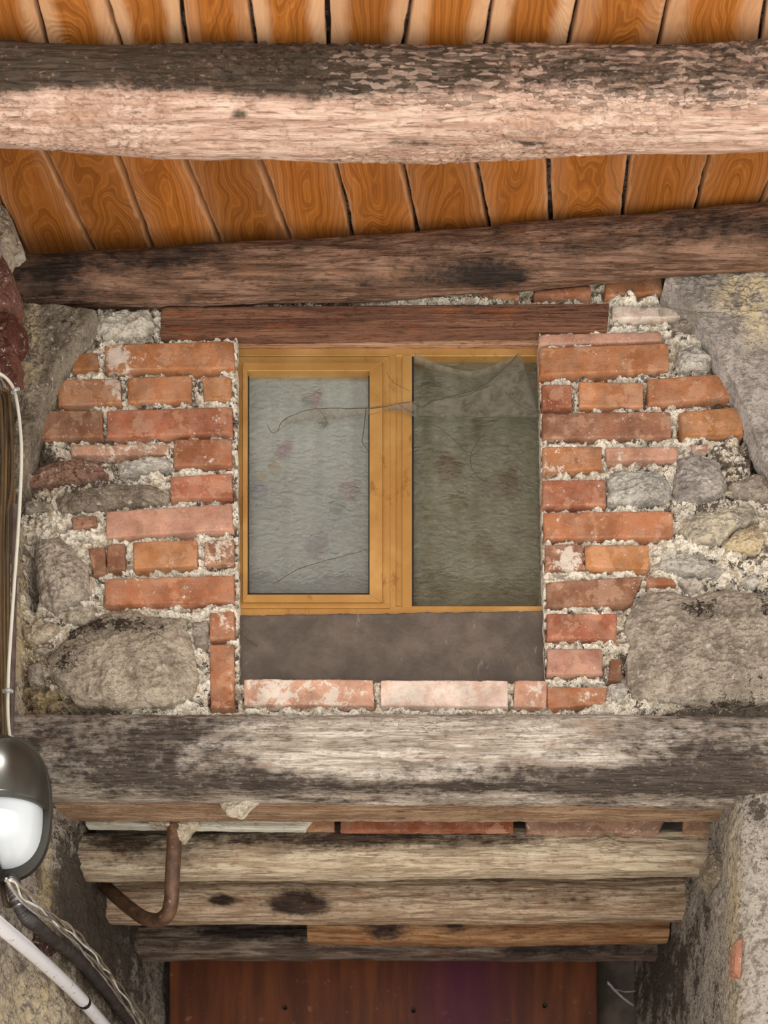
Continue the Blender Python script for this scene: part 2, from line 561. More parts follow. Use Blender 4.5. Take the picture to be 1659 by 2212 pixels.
M_log2b = mat_oldwood('orange_brown_log_wood', srgb(182, 142, 104), srgb(128, 90, 60), srgb(44, 34, 28), 0.4, 0.2, srgb(150, 84, 38))
M_log3 = mat_oldwood('dark_log_wood', srgb(150, 134, 120), srgb(80, 66, 58), srgb(34, 28, 26), 0.3, 0.2, srgb(120, 62, 30))
M_board = mat_oldwood('stained_lintel_board', srgb(138, 98, 76), srgb(98, 66, 52), srgb(50, 34, 28), 0.4, 0.1, srgb(160, 92, 50), gx=1.5)
M_strip = mat_oldwood('raw_board', srgb(176, 148, 120), srgb(124, 96, 74), srgb(44, 36, 30), 0.2, 0.3, srgb(176, 116, 66))
M_white = mat_oldwood('white_painted_wood', srgb(216, 212, 198), srgb(182, 176, 160), srgb(90, 80, 68), 0.0, 0.1)

# ---------------------------------------------------------------- piece builders
PALE = [(255, 770, 34, 40, 0.55), (240, 845, 22, 40, 0.3), (590, 1495, 50, 40, 0.35), (720, 1495, 40, 40, 0.2), (880, 1495, 60, 40, 0.3), (1225, 1205, 14, 30, 0.5), (1000, 1500, 60, 20, 0.2), (470, 1010, 30, 20, 0.15), (1300, 1240, 40, 12, 0.2),
        (1380, 1190, 24, 16, 0.3), (1200, 1010, 30, 14, 0.3), (470, 900, 40, 24, 0.15), (480, 1190, 30, 30, 0.15), (480, 1350, 20, 20, 0.3), (1150, 1510, 40, 20, 0.2), (1280, 1510, 40, 20, 0.2), (1320, 845, 10, 20, 0.1)]
def slab(name, c, s, depth, mat, parent, tint=None, pale=0.0, res=4.0, proud=0.0, rough=1.0, tone=0.0, chip=1.0, flat=False):
    """a brick: front face through four photo corners (tl, tr, br, bl) on depth plane s, worn edges, depth backwards"""
    tl, tr, br, bl = [np.array(k, float) for k in c]
    nu = max(6, int(np.linalg.norm(tr - tl) / res))
    nv = max(5, int(np.linalg.norm(bl - tl) / res))
    # worn profile: rings near the border are set back
    def axis(n, L):
        t = np.linspace(0, 1, n)
        e = min(0.2, 1.6 / L)
        return np.unique(np.concatenate([[0, e, 2.2 * e], t[1:-1][(t[1:-1] > 2.6 * e) & (t[1:-1] < 1 - 2.6 * e)], [1 - 2.2 * e, 1 - e, 1]]))
    U = axis(nu, np.linalg.norm(tr - tl))
    V = axis(nv, np.linalg.norm(bl - tl))
    uu, vv = np.meshgrid(U, V, indexing='ij')
    a = uu[..., None]
    b = vv[..., None]
    px = (tl * (1 - a) + tr * a) * (1 - b) + (bl * (1 - a) + br * a) * b
    px = px.reshape(-1, 2)
    w = np.linalg.norm(tr - tl)
    hgt = np.linalg.norm(bl - tl)
    du = np.minimum(uu, 1 - uu).ravel() * w
    dv = np.minimum(vv, 1 - vv).ravel() * hgt
    q = np.stack([px[:, 0] / 40, px[:, 1] / 40, np.full(len(px), s * 3)], 1)
    ed = np.minimum(du, dv)
    near = np.clip(1 - ed / 5, 0, 1)
    jit = np.stack([pn(q * 1.4 + 3), pn(q * 1.4 + 31)], 1) * 1.1 + np.stack([pn(q * 6 + 3), pn(q * 6 + 31)], 1) * 0.9
    px = px + jit * near[:, None] * rough
    rad = 3.2
    ex = np.clip(1 - du / rad, 0, 1)
    ey = np.clip(1 - dv / rad, 0, 1)
    back = 3.0 * (1 - np.sqrt(np.clip(1 - np.minimum(1, ex ** 2 + ey ** 2), 0, 1)))
    corner = np.clip(1 - np.hypot(du, dv) / 12, 0, 1) * (0.5 + pn(q * 0.9 + 70))
    chips = sstep(0.18, 0.6, fbm(q * 1.6 + 11, 3)) * np.clip(1 - ed / 7, 0, 1) * 5 * chip
    d = -back - chips - 4 * np.clip(corner, 0, 1) + 0.9 * fbm(q * 1.5, 4) * rough + proud + 0.5 * pn(q * 9)
    if flat:
        d = d * 0.4 + proud * 0.6
    v = np.stack([(px[:, 0] - VX) * s / 1000, F * s / 1000 - d / 1000, (VY - px[:, 1]) * s / 1000 + EYE], 1)
    n0, n1 = len(U), len(V)
    f = [tuple(t) for t in grid_faces(n0, n1)[:, ::-1]]
    idx = np.arange(n0 * n1).reshape(n0, n1)
    ring = np.concatenate([idx[:-1, 0], idx[-1, :-1], idx[:0:-1, -1], idx[0, :0:-1]])
    bk = v[ring].copy()
    bk[:, 1] = F * s / 1000 + depth
    k = len(ring)
    off = len(v)
    v = np.vstack([v, bk])
    for i in range(k):
        j = (i + 1) % k
        f.append((ring[i], ring[j], off + j, off + i))
    f.append(tuple(off + i for i in range(k))[::-1])
    nall = len(v)
    o = mk(name, v, f, mat, parent, attrs={'pale': pale + blob(*PX(v), PALE), 'tone': np.full(nall, tone), 'yellow': np.zeros(nall)}, tint=tint)
    return o

def poly_rows(poly, n):
    poly = np.asarray(poly, float)
    seg = np.linalg.norm(np.roll(poly, -1, 0) - poly, axis=1)
    cum = np.concatenate([[0], np.cumsum(seg)])
    t = np.linspace(0, cum[-1], n, endpoint=False)
    closed = np.vstack([poly, poly[:1]])
    return np.stack([np.interp(t, cum, closed[:, 0]), np.interp(t, cum, closed[:, 1])], 1)

def stone(name, poly, s, bulge, mat, parent, tint=(0.3, 0.28, 0.24, 1), tone=None, yellow=None, depth=0.07, amp=1.0, rings=None, edge=3.0, jag=1.0, power=2.6):
    poly = np.asarray(poly, float)
    size = np.ptp(poly, axis=0).max()
    n = int(np.clip(size * 1.3, 40, 320))
    rings = rings or int(np.clip(size / 3.4, 10, 64))
    b = poly_rows(poly, n)
    for _ in range(2):
        b = 0.25 * np.roll(b, 1, 0) + 0.5 * b + 0.25 * np.roll(b, -1, 0)
    c = b.mean(0)
    q = np.stack([b[:, 0] / 26, b[:, 1] / 26, np.full(n, 4.0)], 1)
    b = b + jag * np.stack([fbm(q, 3), fbm(q + 40, 3)], 1) * min(7.0, size * 0.07)
    t = np.linspace(0, 1, rings + 1)[1:]
    t = 1 - (1 - t) ** 1.25
    pts = c + (b - c)[None] * t[:, None, None]
    rr = np.repeat(t, n)
    pts = np.vstack([c[None], pts.reshape(-1, 2)])
    rr = np.concatenate([[0], rr])
    q3 = np.stack([pts[:, 0], pts[:, 1], np.full(len(pts), s * 500)], 1)
    prof = bulge * (1 - rr ** power * 0.85) - edge * 1.5 * sstep(0.9, 1.0, rr)
    rough = amp * (9 * fbm(q3 / 55, 3) + 8.0 * ridged(q3 / np.array([30, 17, 22]), 5) + 3.2 * fbm(q3 / 7, 3))
    d = prof + rough * (0.35 + 0.65 * (1 - rr ** 6))
    v = np.stack([(pts[:, 0] - VX) * s / 1000, F * s / 1000 - d / 1000, (VY - pts[:, 1]) * s / 1000 + EYE], 1)
    f = []
    for i in range(n):
        f.append((0, 1 + i, 1 + (i + 1) % n))
    for r in range(rings - 1):
        o1 = 1 + r * n
        o2 = o1 + n
        for i in range(n):
            j = (i + 1) % n
            f.append((o1 + i, o2 + i, o2 + j, o1 + j))
    o1 = 1 + (rings - 1) * n
    bk = v[o1:o1 + n].copy()
    bk[:, 1] = F * s / 1000 + depth
    off = len(v)
    v = np.vstack([v, bk])
    for i in range(n):
        j = (i + 1) % n
        f.append((o1 + i, off + i, off + j, o1 + j))
    f.append(tuple(off + i for i in range(n)))
    f = [tuple(reversed(k)) for k in f]
    px, py = PX(v)
    tn = np.zeros(len(v)) if tone is None else (tone(px, py) if callable(tone) else np.full(len(v), tone))
    yl = np.zeros(len(v)) if yellow is None else (yellow(px, py) if callable(yellow) else np.full(len(v), yellow))
    return mk(name, v, f, mat, parent, attrs={'tone': tn, 'yellow': yl, 'pale': np.zeros(len(v))}, tint=tint)

def blob(x, y, items):
    """sum of soft patches placed in photo pixels: (cx, cy, rx, ry, amount)"""
    r = np.zeros_like(x)
    for cx, cy, rx, ry, a in items:
        r += a * np.exp(-(((x - cx) / rx) ** 2 + ((y - cy) / ry) ** 2))
    return r

def log(name, ctrl, mat, parent=None, ex=2.4, step=0.004, seg=84, tone=None, amp=1.0, crackle=0.0, block=None, knots=()):
    """timber: ctrl = list of (X, Y, Zrel, ry, rz) in metres, Zrel above the eye"""
    ctrl = np.array(ctrl, float)
    X = np.arange(ctrl[0, 0], ctrl[-1, 0] + step, step)
    cs = [np.interp(X, ctrl[:, 0], ctrl[:, k]) for k in range(1, 5)]
    for k in range(4):                       # round off the bends
        ker = np.hanning(61)
        ker /= ker.sum()
        if len(X) > 130:
            cs[k] = np.convolve(np.pad(cs[k], 30, mode='edge'), ker, 'valid')
    th = np.linspace(0, 2 * math.pi, seg, endpoint=False)
    cx, sx = np.cos(th), np.sin(th)
    den = (np.abs(cx) ** ex + np.abs(sx) ** ex) ** (-1 / ex)
    uy, uz = cx * den, sx * den
    n = len(X)
    XX = np.repeat(X, seg)
    UY = np.tile(uy, n)
    UZ = np.tile(uz, n)
    CY, CZ, RY, RZ = [np.repeat(k, seg) for k in cs]
    q = np.stack([XX * 7, (CY + UY * RY) * 24, (CZ + UZ * RZ) * 24], 1)
    d = amp * (0.006 * fbm(q * np.array([0.45, 0.35, 0.35]), 3) + 0.0035 * fbm(q * np.array([0.8, 2.2, 2.2]), 4) - 0.0035 * np.clip(ridged(q * np.array([0.6, 2.6, 2.6]) + 5, 3) - 0.45, 0, 1) * 2)
    if crackle:
        ang = np.tile(th, n)
        d1, d2 = worley(np.stack([XX * 42, ang * RZ * 120], 1))
        cm = sstep(0.02, 0.25, fbm(q * 0.3 + 40, 2) + 0.16 + 0.12 * XX)
        d += crackle * cm * ((d2 - d1).clip(0, 0.35) / 0.35 - 0.6) * 0.006
    for kx, kz, kr, kh in knots:
        d += kh * np.exp(-(((XX - kx) / (kr * 1.5)) ** 2 + ((CZ + UZ * RZ - kz) / kr) ** 2)) * (UY < 0.2)
    v = np.stack([XX, CY + UY * (RY + d), CZ + UZ * (RZ + d) + EYE], 1)
    f = [tuple(k) for k in grid_faces(n, seg, True)]
    f.append(tuple(range(seg))[::-1])
    f.append(tuple(range((n - 1) * seg, n * seg)))
    px, py = PX(v)
    tn = np.zeros(len(v)) if tone is None else tone(px, py)
    return mk(name, v, f, mat, parent, attrs={'tone': tn, 'block': block(px, py) if block else np.zeros(len(v))})

def sheet(name, path, zs, disp, mat, parent=None, tone=None, yellow=None, normal_left=True):
    """wall surface standing on a plan path; zs = heights above the eye; disp(px, py, p) in metres along the normal"""
    path = np.asarray(path, float)
    t = np.gradient(path, axis=0)
    t /= np.linalg.norm(t, axis=1)[:, None]
    nr = np.stack([-t[:, 1], t[:, 0]], 1) * (1 if normal_left else -1)
    nu, nv = len(path), len(zs)
    base = np.zeros((nu, nv, 3))
    base[:, :, :2] = path[:, None, :]
    base[:, :, 2] = np.asarray(zs)[None] + EYE
    base = base.reshape(-1, 3)
    N = np.repeat(nr, nv, 0)
    px, py = PX(base)
    d = disp(px, py, base)
    v = base.copy()
    v[:, :2] += N * d[:, None]
    px, py = PX(v)
    n = len(v)
    tn = tone(px, py) if tone else np.zeros(n)
    yl = yellow(px, py) if yellow else np.zeros(n)
    return mk(name, v, grid_faces(nu, nv), mat, parent, attrs={'tone': tn, 'yellow': yl}, tint=(0.3, 0.28, 0.25, 1))

# ================================================================= SETTING
gm = mat_plain('street_paving', srgb(192, 187, 180), 0.9, var=0.12, scale=8)
floor = box('floor', -4.0, 6.0, -5.0, 5.0, -0.1, 0.0, gm)
tag(floor, 'pale grey paving of the street below the window', 'ground', kind='structure')

# ---------------------------------------------------------------- bricks and stones of the infill wall (photo pixels)
ORG, ORD, BRN, RED, PNK, WHT = srgb(180, 126, 84), srgb(170, 116, 84), srgb(144, 105, 82), srgb(168, 110, 84), srgb(196, 152, 132), srgb(218, 200, 188)
def B(x0, y0, x1, y1, x2, y2, x3, y3, col=ORD, pale=0.12, **k):
    return (((x0, y0), (x1, y1), (x2, y2), (x3, y3)), col, pale, k)
BRICKS = [
    B(226, 745, 503, 737, 507, 797, 228, 801, ORG, 0.16), B(153, 765, 209, 760, 213, 797, 155, 801, ORG, 0.1),
    B(125, 819, 259, 817, 261, 872, 125, 875, ORG, 0.2), B(274, 814, 413, 810, 413, 864, 276, 870, ORG, 0.05), B(436, 813, 499, 812, 500, 862, 440, 864, ORG, 0.1),
    B(83, 888, 221, 889, 222, 945, 83, 948, BRN, 0.02), B(231, 888, 501, 880, 502, 937, 231, 946, RED, 0.15),
    B(151, 961, 364, 959, 365, 982, 153, 984, PNK, 0.4), B(375, 949, 500, 947, 500, 1003, 375, 1007, ORD, 0.2),
    B(368, 1030, 501, 1022, 502, 1076, 369, 1076, RED, 0.22),
    B(229, 1105, 501, 1089, 503, 1144, 230, 1162, PNK, 0.05), B(152, 1118, 207, 1112, 209, 1134, 157, 1141, BRN, 0.1),
    B(190, 1184, 226, 1179, 229, 1238, 202, 1243, BRN, 0.1), B(230, 1175, 268, 1172, 270, 1229, 231, 1232, BRN, 0.15),
    B(287, 1171, 425, 1165, 426, 1222, 288, 1228, ORG, 0.16), B(442, 1170, 505, 1166, 506, 1221, 441, 1221, BRN, 0.3),
    B(227, 1251, 505, 1244, 506, 1301, 227, 1308, ORD, 0.2),
    B(453, 1325, 507, 1320, 507, 1379, 453, 1381, ORD, 0.2), B(452, 1392, 506, 1391, 505, 1530, 455, 1530, ORD, 0.2),
    B(527, 1467, 806, 1468, 808, 1525, 527, 1523, PNK, 0.34), B(822, 1470, 1097, 1470, 1098, 1527, 822, 1525, WHT, 0.3),
    B(1112, 1470, 1181, 1470, 1181, 1530, 1110, 1527, PNK, 0.28),
    B(1040, 631, 1123, 630, 1122, 643, 1040, 644, ORD, 0.2), B(1153, 629, 1275, 615, 1277, 637, 1155, 639, ORD, 0.1), B(1307, 612, 1431, 595, 1432, 632, 1307, 641, ORD, 0.15),
    B(1322, 660, 1490, 667, 1486, 686, 1323, 690, WHT, 0.5),
    B(1165, 722, 1428, 716, 1430, 736, 1163, 745, PNK, 0.2),
    B(1165, 752, 1444, 742, 1445, 800, 1167, 811, ORG, 0.1),
    B(1170, 830, 1234, 830, 1235, 879, 1172, 884, RED, 0.2), B(1251, 824, 1389, 827, 1390, 880, 1251, 879, ORG, 0.02), B(1399, 820, 1578, 806, 1579, 860, 1400, 874, ORD, 0.15),
    B(1172, 892, 1449, 889, 1450, 943, 1172, 948, BRN, 0.18), B(1468, 891, 1604, 879, 1606, 936, 1474, 943, ORG, 0.2),
    B(1172, 965, 1300, 963, 1300, 1011, 1173, 1021, ORG, 0.25), B(1308, 967, 1464, 965, 1465, 992, 1310, 996, PNK, 0.3), B(1492, 961, 1531, 960, 1529, 971, 1497, 971, PNK, 0.5),
    B(1172, 1038, 1308, 1037, 1309, 1092, 1172, 1095, RED, 0.22),
    B(1174, 1107, 1454, 1104, 1453, 1161, 1176, 1163, ORD, 0.2),
    B(1177, 1178, 1259, 1176, 1260, 1229, 1178, 1232, BRN, 0.35), B(1263, 1178, 1402, 1178, 1402, 1231, 1265, 1225, ORG, 0.16),
    B(1180, 1257, 1391, 1244, 1366, 1303, 1182, 1310, BRN, 0.1), B(1394, 1245, 1452, 1249, 1462, 1262, 1403, 1266, ORD, 0.1),
    B(1182, 1325, 1334, 1325, 1331, 1380, 1182, 1379, RED, 0.14),
    B(1182, 1401, 1301, 1401, 1302, 1455, 1182, 1457, PNK, 0.1), B(1320, 1422, 1344, 1421, 1340, 1472, 1314, 1468, BRN, 0.1),
    B(1183, 1482, 1311, 1485, 1308, 1519, 1183, 1532, ORD, 0.22),
]
GRY, LGR, CRM, DGR, RST = srgb(184, 172, 158), srgb(214, 207, 196), srgb(224, 208, 182), srgb(136, 126, 116), srgb(162, 126, 108)
STONES = [
    ([(203, 687), (240, 675), (324, 671), (334, 699), (317, 726), (223, 731), (199, 708)], 9, srgb(214, 206, 190), 0.0, {}),
    ([(166, 721), (189, 716), (194, 736), (171, 740)], 6, DGR, 0.0, {}),
    ([(50, 1035), (101, 1005), (162, 993), (216, 1005), (235, 1025), (182, 1041), (101, 1048), (57, 1054)], 14, RST, 0.18, {}),
    ([(256, 1003), (361, 986), (368, 1008), (304, 1022), (253, 1030)], 10, LGR, 0.0, {}),
    ([(118, 1076), (189, 1056), (257, 1047), (338, 1052), (366, 1069), (361, 1086), (270, 1091), (203, 1099), (128, 1105)], 12, srgb(164, 150, 134), 0.1, {}),
    ([(50, 1088), (112, 1086), (114, 1100), (52, 1106)], 7, GRY, 0.1, {}),
    ([(74, 1188), (91, 1168), (125, 1160), (152, 1181), (192, 1229), (193, 1289), (162, 1305), (118, 1325), (88, 1303), (76, 1242)], 24, srgb(200, 187, 170), 0.0, {}),
    ([(47, 1357), (111, 1347), (130, 1353), (118, 1374), (78, 1392), (51, 1380)], 12, CRM, 0.0, {}),
    ([(142, 1323), (189, 1313), (204, 1323), (203, 1337), (182, 1353), (145, 1343)], 10, srgb(220, 208, 188), 0.0, {}),
    ([(233, 1323), (280, 1316), (324, 1333), (402, 1337), (410, 1384), (421, 1418), (430, 1468), (412, 1509), (358, 1526), (270, 1531), (169, 1522), (142, 1499), (105, 1460), (100, 1430), (128, 1394), (152, 1367)], 26, srgb(196, 182, 162), 'bigL', {'amp': 1.15}),
    ([(414, 1343), (450, 1337), (450, 1394), (421, 1396)], 7, GRY, 0.0, {}),
    ([(57, 1441), (88, 1431), (96, 1478), (64, 1482)], 9, GRY, 0.05, {}),
    ([(120, 1408), (98, 1416), (70, 1410), (84, 1396)], 6, GRY, 0.1, {}),
    ([(1460, 762), (1504, 748), (1541, 776), (1534, 795), (1470, 800)], 12, LGR, 0.0, {}),
    ([(1448, 700), (1490, 692), (1515, 702), (1508, 716), (1450, 714)], 8, GRY, 0.0, {}),
    ([(1312, 1040), (1330, 1018), (1420, 1022), (1448, 1045), (1451, 1075), (1440, 1086), (1330, 1088), (1313, 1078)], 14, srgb(206, 202, 192), 0.0, {}),
    ([(1467, 990), (1504, 984), (1551, 999), (1566, 1039), (1565, 1066), (1538, 1082), (1464, 1081), (1453, 1060), (1461, 1016)], 16, srgb(182, 174, 166), 0.0, {}),
    ([(1572, 1049), (1626, 1026), (1700, 1046), (1700, 1084), (1600, 1078)], 12, srgb(176, 164, 150), 0.1, {}),
    ([(1477, 1151), (1480, 1117), (1531, 1107), (1626, 1090), (1641, 1127), (1588, 1144), (1558, 1175), (1494, 1173)], 12, srgb(204, 196, 180), 0.0, {'yellow': 0.25}),
    ([(1561, 1180), (1588, 1149), (1638, 1133), (1652, 1164), (1641, 1193), (1599, 1190)], 11, srgb(208, 190, 162), 0.1, {'yellow': 0.4}),
    ([(1415, 1227), (1423, 1212), (1518, 1195), (1557, 1235), (1548, 1246), (1470, 1239)], 10, srgb(202, 196, 184), 0.0, {}),
    ([(1464, 1256), (1504, 1249), (1521, 1269), (1491, 1288)], 9, srgb(206, 196, 182), 0.0, {}),
    ([(1600, 1259), (1626, 1240), (1642, 1256), (1626, 1274)], 9, LGR, 0.0, {}),
    ([(1369, 1303), (1403, 1275), (1497, 1288), (1565, 1274), (1680, 1290), (1700, 1400), (1680, 1515), (1599, 1529), (1531, 1527), (1437, 1515), (1369, 1505), (1356, 1478), (1356, 1418), (1359, 1390), (1349, 1350)], 22, srgb(190, 177, 160), 'bigR', {'amp': 1.25}),
    ([(1312, 1480), (1350, 1474), (1356, 1500), (1322, 1512)], 7, LGR, 0.0, {}),
]
ARCH_L = [(205, 668), (186, 700), (150, 747), (118, 802), (86, 882), (64, 955), (46, 1050)]
ARCH_R = [(1438, 600), (1500, 668), (1530, 718), (1566, 792), (1604, 866), (1636, 950), (1664, 1015), (1700, 1120)]

def inside_poly(x, y, poly):
    """signed distance in pixels to a polygon, positive inside"""
    poly = np.asarray(poly, float)
    ins = np.zeros(len(x), bool)
    dist = np.full(len(x), 1e9)
    for a, b in zip(poly, np.roll(poly, -1, 0)):
        e = b - a
        t = np.clip(((x - a[0]) * e[0] + (y - a[1]) * e[1]) / max(1e-9, e @ e), 0, 1)
        dist = np.minimum(dist, np.hypot(x - a[0] - t * e[0], y - a[1] - t * e[1]))
        cond = (a[1] > y) != (b[1] > y)
        with np.errstate(divide='ignore', invalid='ignore'):
            xi = a[0] + (y - a[1]) / (b[1] - a[1] if b[1] != a[1] else 1e-9) * e[0]
        ins ^= cond & (x < xi)
    return np.where(ins, dist, -dist)

# ---------------------------------------------------------------- wall_back : mortar bed with the window opening
hx0, hx1, hy0, hy1 = 513.0, 1172.0, 703.0, 1474.0
step = 2.6
gx = np.concatenate([np.arange(20, hx0, step), [hx0], np.arange(hx0 + step, hx1, step * 4), [hx1], np.arange(hx1 + step, 1700, step), np.arange(1700, 2500, 40)])
gy = np.concatenate([np.arange(545, hy0, step), [hy0], np.arange(hy0 + step, hy1, step), [hy1], np.arange(hy1 + step, 1580, step)])
# fine columns also above and below the opening
gx = np.unique(np.concatenate([gx, np.arange(hx0, hx1, step)]))
xx, yy = np.meshgrid(gx, gy, indexing='ij')
fx, fy = xx.ravel(), yy.ravel()
wr = np.clip((fx - hx0) / (hx1 - hx0), 0, 1)
warp = (fy - 1100) / 770
wx = fx + warp * (wr * 13 + (1 - wr) * 5)
q = np.stack([wx, fy, np.zeros_like(wx)], 1)
d1, d2 = worley(q[:, :2] / 15)
e1, e2 = worley(q[:, :2] / 6.5 + 31)
d = -11 + 13 * fbm(q / 60, 3) + 8.0 * (0.62 - d1) + 4.0 * (0.6 - e1) + 8.0 * ridged(q / np.array([34, 22, 30]), 4) - 3.0 + 2.5 * fbm(q / 5, 2)
cover = np.zeros(len(wx))
rake = np.zeros(len(wx))
for c, col, pale, k in BRICKS:
    c = np.array(c)
    sel = np.where((wx > c[:, 0].min() - 4) & (wx < c[:, 0].max() + 4) & (fy > c[:, 1].min() - 4) & (fy < c[:, 1].max() + 4))[0]
    sd = inside_poly(wx[sel], fy[sel], c)
    cover[sel] = np.maximum(cover[sel], sstep(0.0, 4.0, sd + 1.6 * pn(q[sel] / 16) + 2.0 * sstep(0.1, 0.5, pn(q[sel] / 45 + 7)) * -1.5))
    sel = np.where((wx > c[:, 0].min() - 12) & (wx < c[:, 0].max() + 12) & (fy > c[:, 1].mean()) & (fy < c[:, 1].max() + 12))[0]
    sd = inside_poly(wx[sel], fy[sel], c)
    rake[sel] = np.maximum(rake[sel], sstep(-9, -2, sd) * sstep(-0.12, 0.25, fbm(q[sel] / np.array([30, 60, 10]) + c[0, 0] / 50, 2)))
for poly, *_ in STONES:
    c = np.array(poly)
    sel = np.where((wx > c[:, 0].min() - 4) & (wx < c[:, 0].max() + 4) & (fy > c[:, 1].min() - 4) & (fy < c[:, 1].max() + 4))[0]
    sd = inside_poly(wx[sel], fy[sel], c)
    cover[sel] = np.maximum(cover[sel], sstep(2, 10, sd + 4 * pn(q[sel] / 20)))
smear = blob(wx, fy, [(1238, 988, 26, 16, 26), (1225, 962, 36, 8, 10), (478, 1322, 30, 12, 22), (1205, 752, 16, 6, 14), (1250, 744, 40, 5, 6), (1340, 892, 14, 7, 12),
                      (1380, 822, 14, 9, 12), (1440, 815, 40, 6, 8), (470, 885, 22, 6, 10), (262, 986, 24, 7, 10), (1290, 1325, 40, 6, 6), (1210, 1255, 40, 4, 6),
                      (1510, 890, 24, 7, 12), (240, 752, 14, 10, 8), (815, 1490, 8, 18, 16), (1370, 640, 60, 8, 14), (1050, 644, 90, 7, 8),
                      (245, 1218, 26, 8, 6), (600, 1536, 120, 7, 8), (1000, 1536, 150, 7, 8), (1284, 1203, 60, 5, 3)])
holes = blob(wx, fy, [(66, 1235, 10, 55, 130), (172, 700, 20, 26, 55), (122, 775, 15, 30, 90), (96, 842, 13, 34, 90), (70, 930, 12, 44, 100), (56, 1000, 9, 30, 80), (1446, 628, 14, 26, 100), (1478, 690, 14, 12, 10),
                      (420, 862, 8, 9, 22), (345, 1236, 50, 8, 18), (272, 1205, 8, 25, 14), (1394, 850, 5, 26, 26), (1606, 900, 9, 44, 70), (1564, 806, 9, 34, 70), (1640, 1000, 10, 40, 60),
                      (320, 722, 14, 20, 14), (1405, 1225, 8, 20, 16), (1352, 1440, 6, 24, 24), (1330, 738, 80, 3, 12), (188, 1092, 90, 5, 8), (250, 990, 40, 6, 16), (460, 992, 8, 10, 8), (212, 1165, 16, 8, 10),
                      (1415, 640, 26, 10, -4), (230, 1540, 140, 8, 12), (1520, 1534, 110, 8, 10), (365, 800, 140, 4, 5), (1310, 815, 90, 4, 6)])
gap = sstep(0.10, 0.34, fbm(q / np.array([38, 15, 20]) + 60, 3)) * 17 + sstep(0.16, 0.42, fbm(q / 11 + 90, 3)) * 7
d = (d - gap - 17 * rake) * (1 - cover) - 34 * cover + smear - holes
v = np.stack([(wx - VX) / 1000, 2.8 - d / 1000, (VY - fy) / 1000 + EYE], 1)
tone = 0.33 + blob(wx, fy, [(110, 1010, 120, 60, 0.25), (60, 900, 40, 120, 0.5), (130, 1520, 180, 40, 0.45), (60, 1460, 60, 80, 0.25), (170, 720, 40, 40, 0.3), (1450, 700, 60, 40, 0.12),
                            (1600, 1000, 60, 120, 0.22), (1640, 1450, 60, 160, 0.25), (1500, 1540, 160, 22, 0.4), (1560, 830, 30, 60, 0.35), (300, 640, 250, 30, 0.5), (850, 640, 300, 14, 0.1),
                            (1250, 1000, 140, 60, -0.25), (1330, 1200, 160, 80, -0.2), (430, 1330, 60, 60, -0.2), (150, 1160, 80, 40, -0.3), (350, 1200, 150, 100, -0.15), (820, 1535, 350, 16, -0.35), (1380, 690, 70, 30, -0.3)])
yellow = blob(wx, fy, [(60, 1380, 40, 60, 0.6), (90, 1510, 60, 30, 0.6), (1640, 1150, 60, 40, 0.25)])
ni, nj = len(gx), len(gy)
idx = np.arange(ni * nj).reshape(ni, nj)
faces = grid_faces(ni, nj)
cxm = (xx[:-1, :-1] + xx[1:, 1:]).ravel() / 2
cym = (yy[:-1, :-1] + yy[1:, 1:]).ravel() / 2
faces = faces[~((cxm > hx0) & (cxm < hx1) & (cym > hy0) & (cym < hy1))]
i0, i1 = np.argmin(abs(gx - hx0)), np.argmin(abs(gx - hx1))
j0, j1 = np.argmin(abs(gy - hy0)), np.argmin(abs(gy - hy1))
loop = np.concatenate([idx[i0:i1, j0], idx[i1, j0:j1], idx[i1:i0:-1, j1], idx[i0, j1:j0:-1]])
extra = [v]
strips = []
prev = loop
for k, yb in enumerate((2.815, 2.83, 2.85, 2.90)):
    nv_ = v[loop].copy()
    nv_[:, 1] = yb
    qq = np.stack([nv_[:, 0] * 30, nv_[:, 2] * 30, np.full(len(loop), yb * 30)], 1)
    nz = 0.004 * fbm(qq, 3)
    nv_[:, 0] += nz * np.sign(nv_[:, 0] - (-0.06))
    cur = len(v) + k * len(loop) + np.arange(len(loop))
    extra.append(nv_)
    strips.append(np.stack([prev, np.roll(prev, -1), np.roll(cur, -1), cur], 1))
    prev = cur
nx_ = sum(len(e) for e in extra[1:])
V_ = np.vstack(extra)
faces = np.vstack([faces] + strips)
wall_back = mk('wall_back', V_, faces, MM, attrs={'tone': np.concatenate([tone, np.full(nx_, 0.3)]), 'yellow': np.concatenate([yellow, np.zeros(nx_)])}, tint=(0.3, 0.3, 0.3, 1))
tag(wall_back, 'old infill wall of red bricks, rubble stones and crumbling lime mortar around the window', 'wall', kind='structure')

for c, col, pale, k in BRICKS:
    f = 0.86 + 0.28 * random.random()
    tint = (min(1, col[0] * f), min(1, col[1] * f * (0.95 + 0.1 * random.random())), min(1, col[2] * f), 1)
    slab('brick', c, 1.0, 0.075, MB, wall_back, tint, pale, proud=random.uniform(0, 3.5))

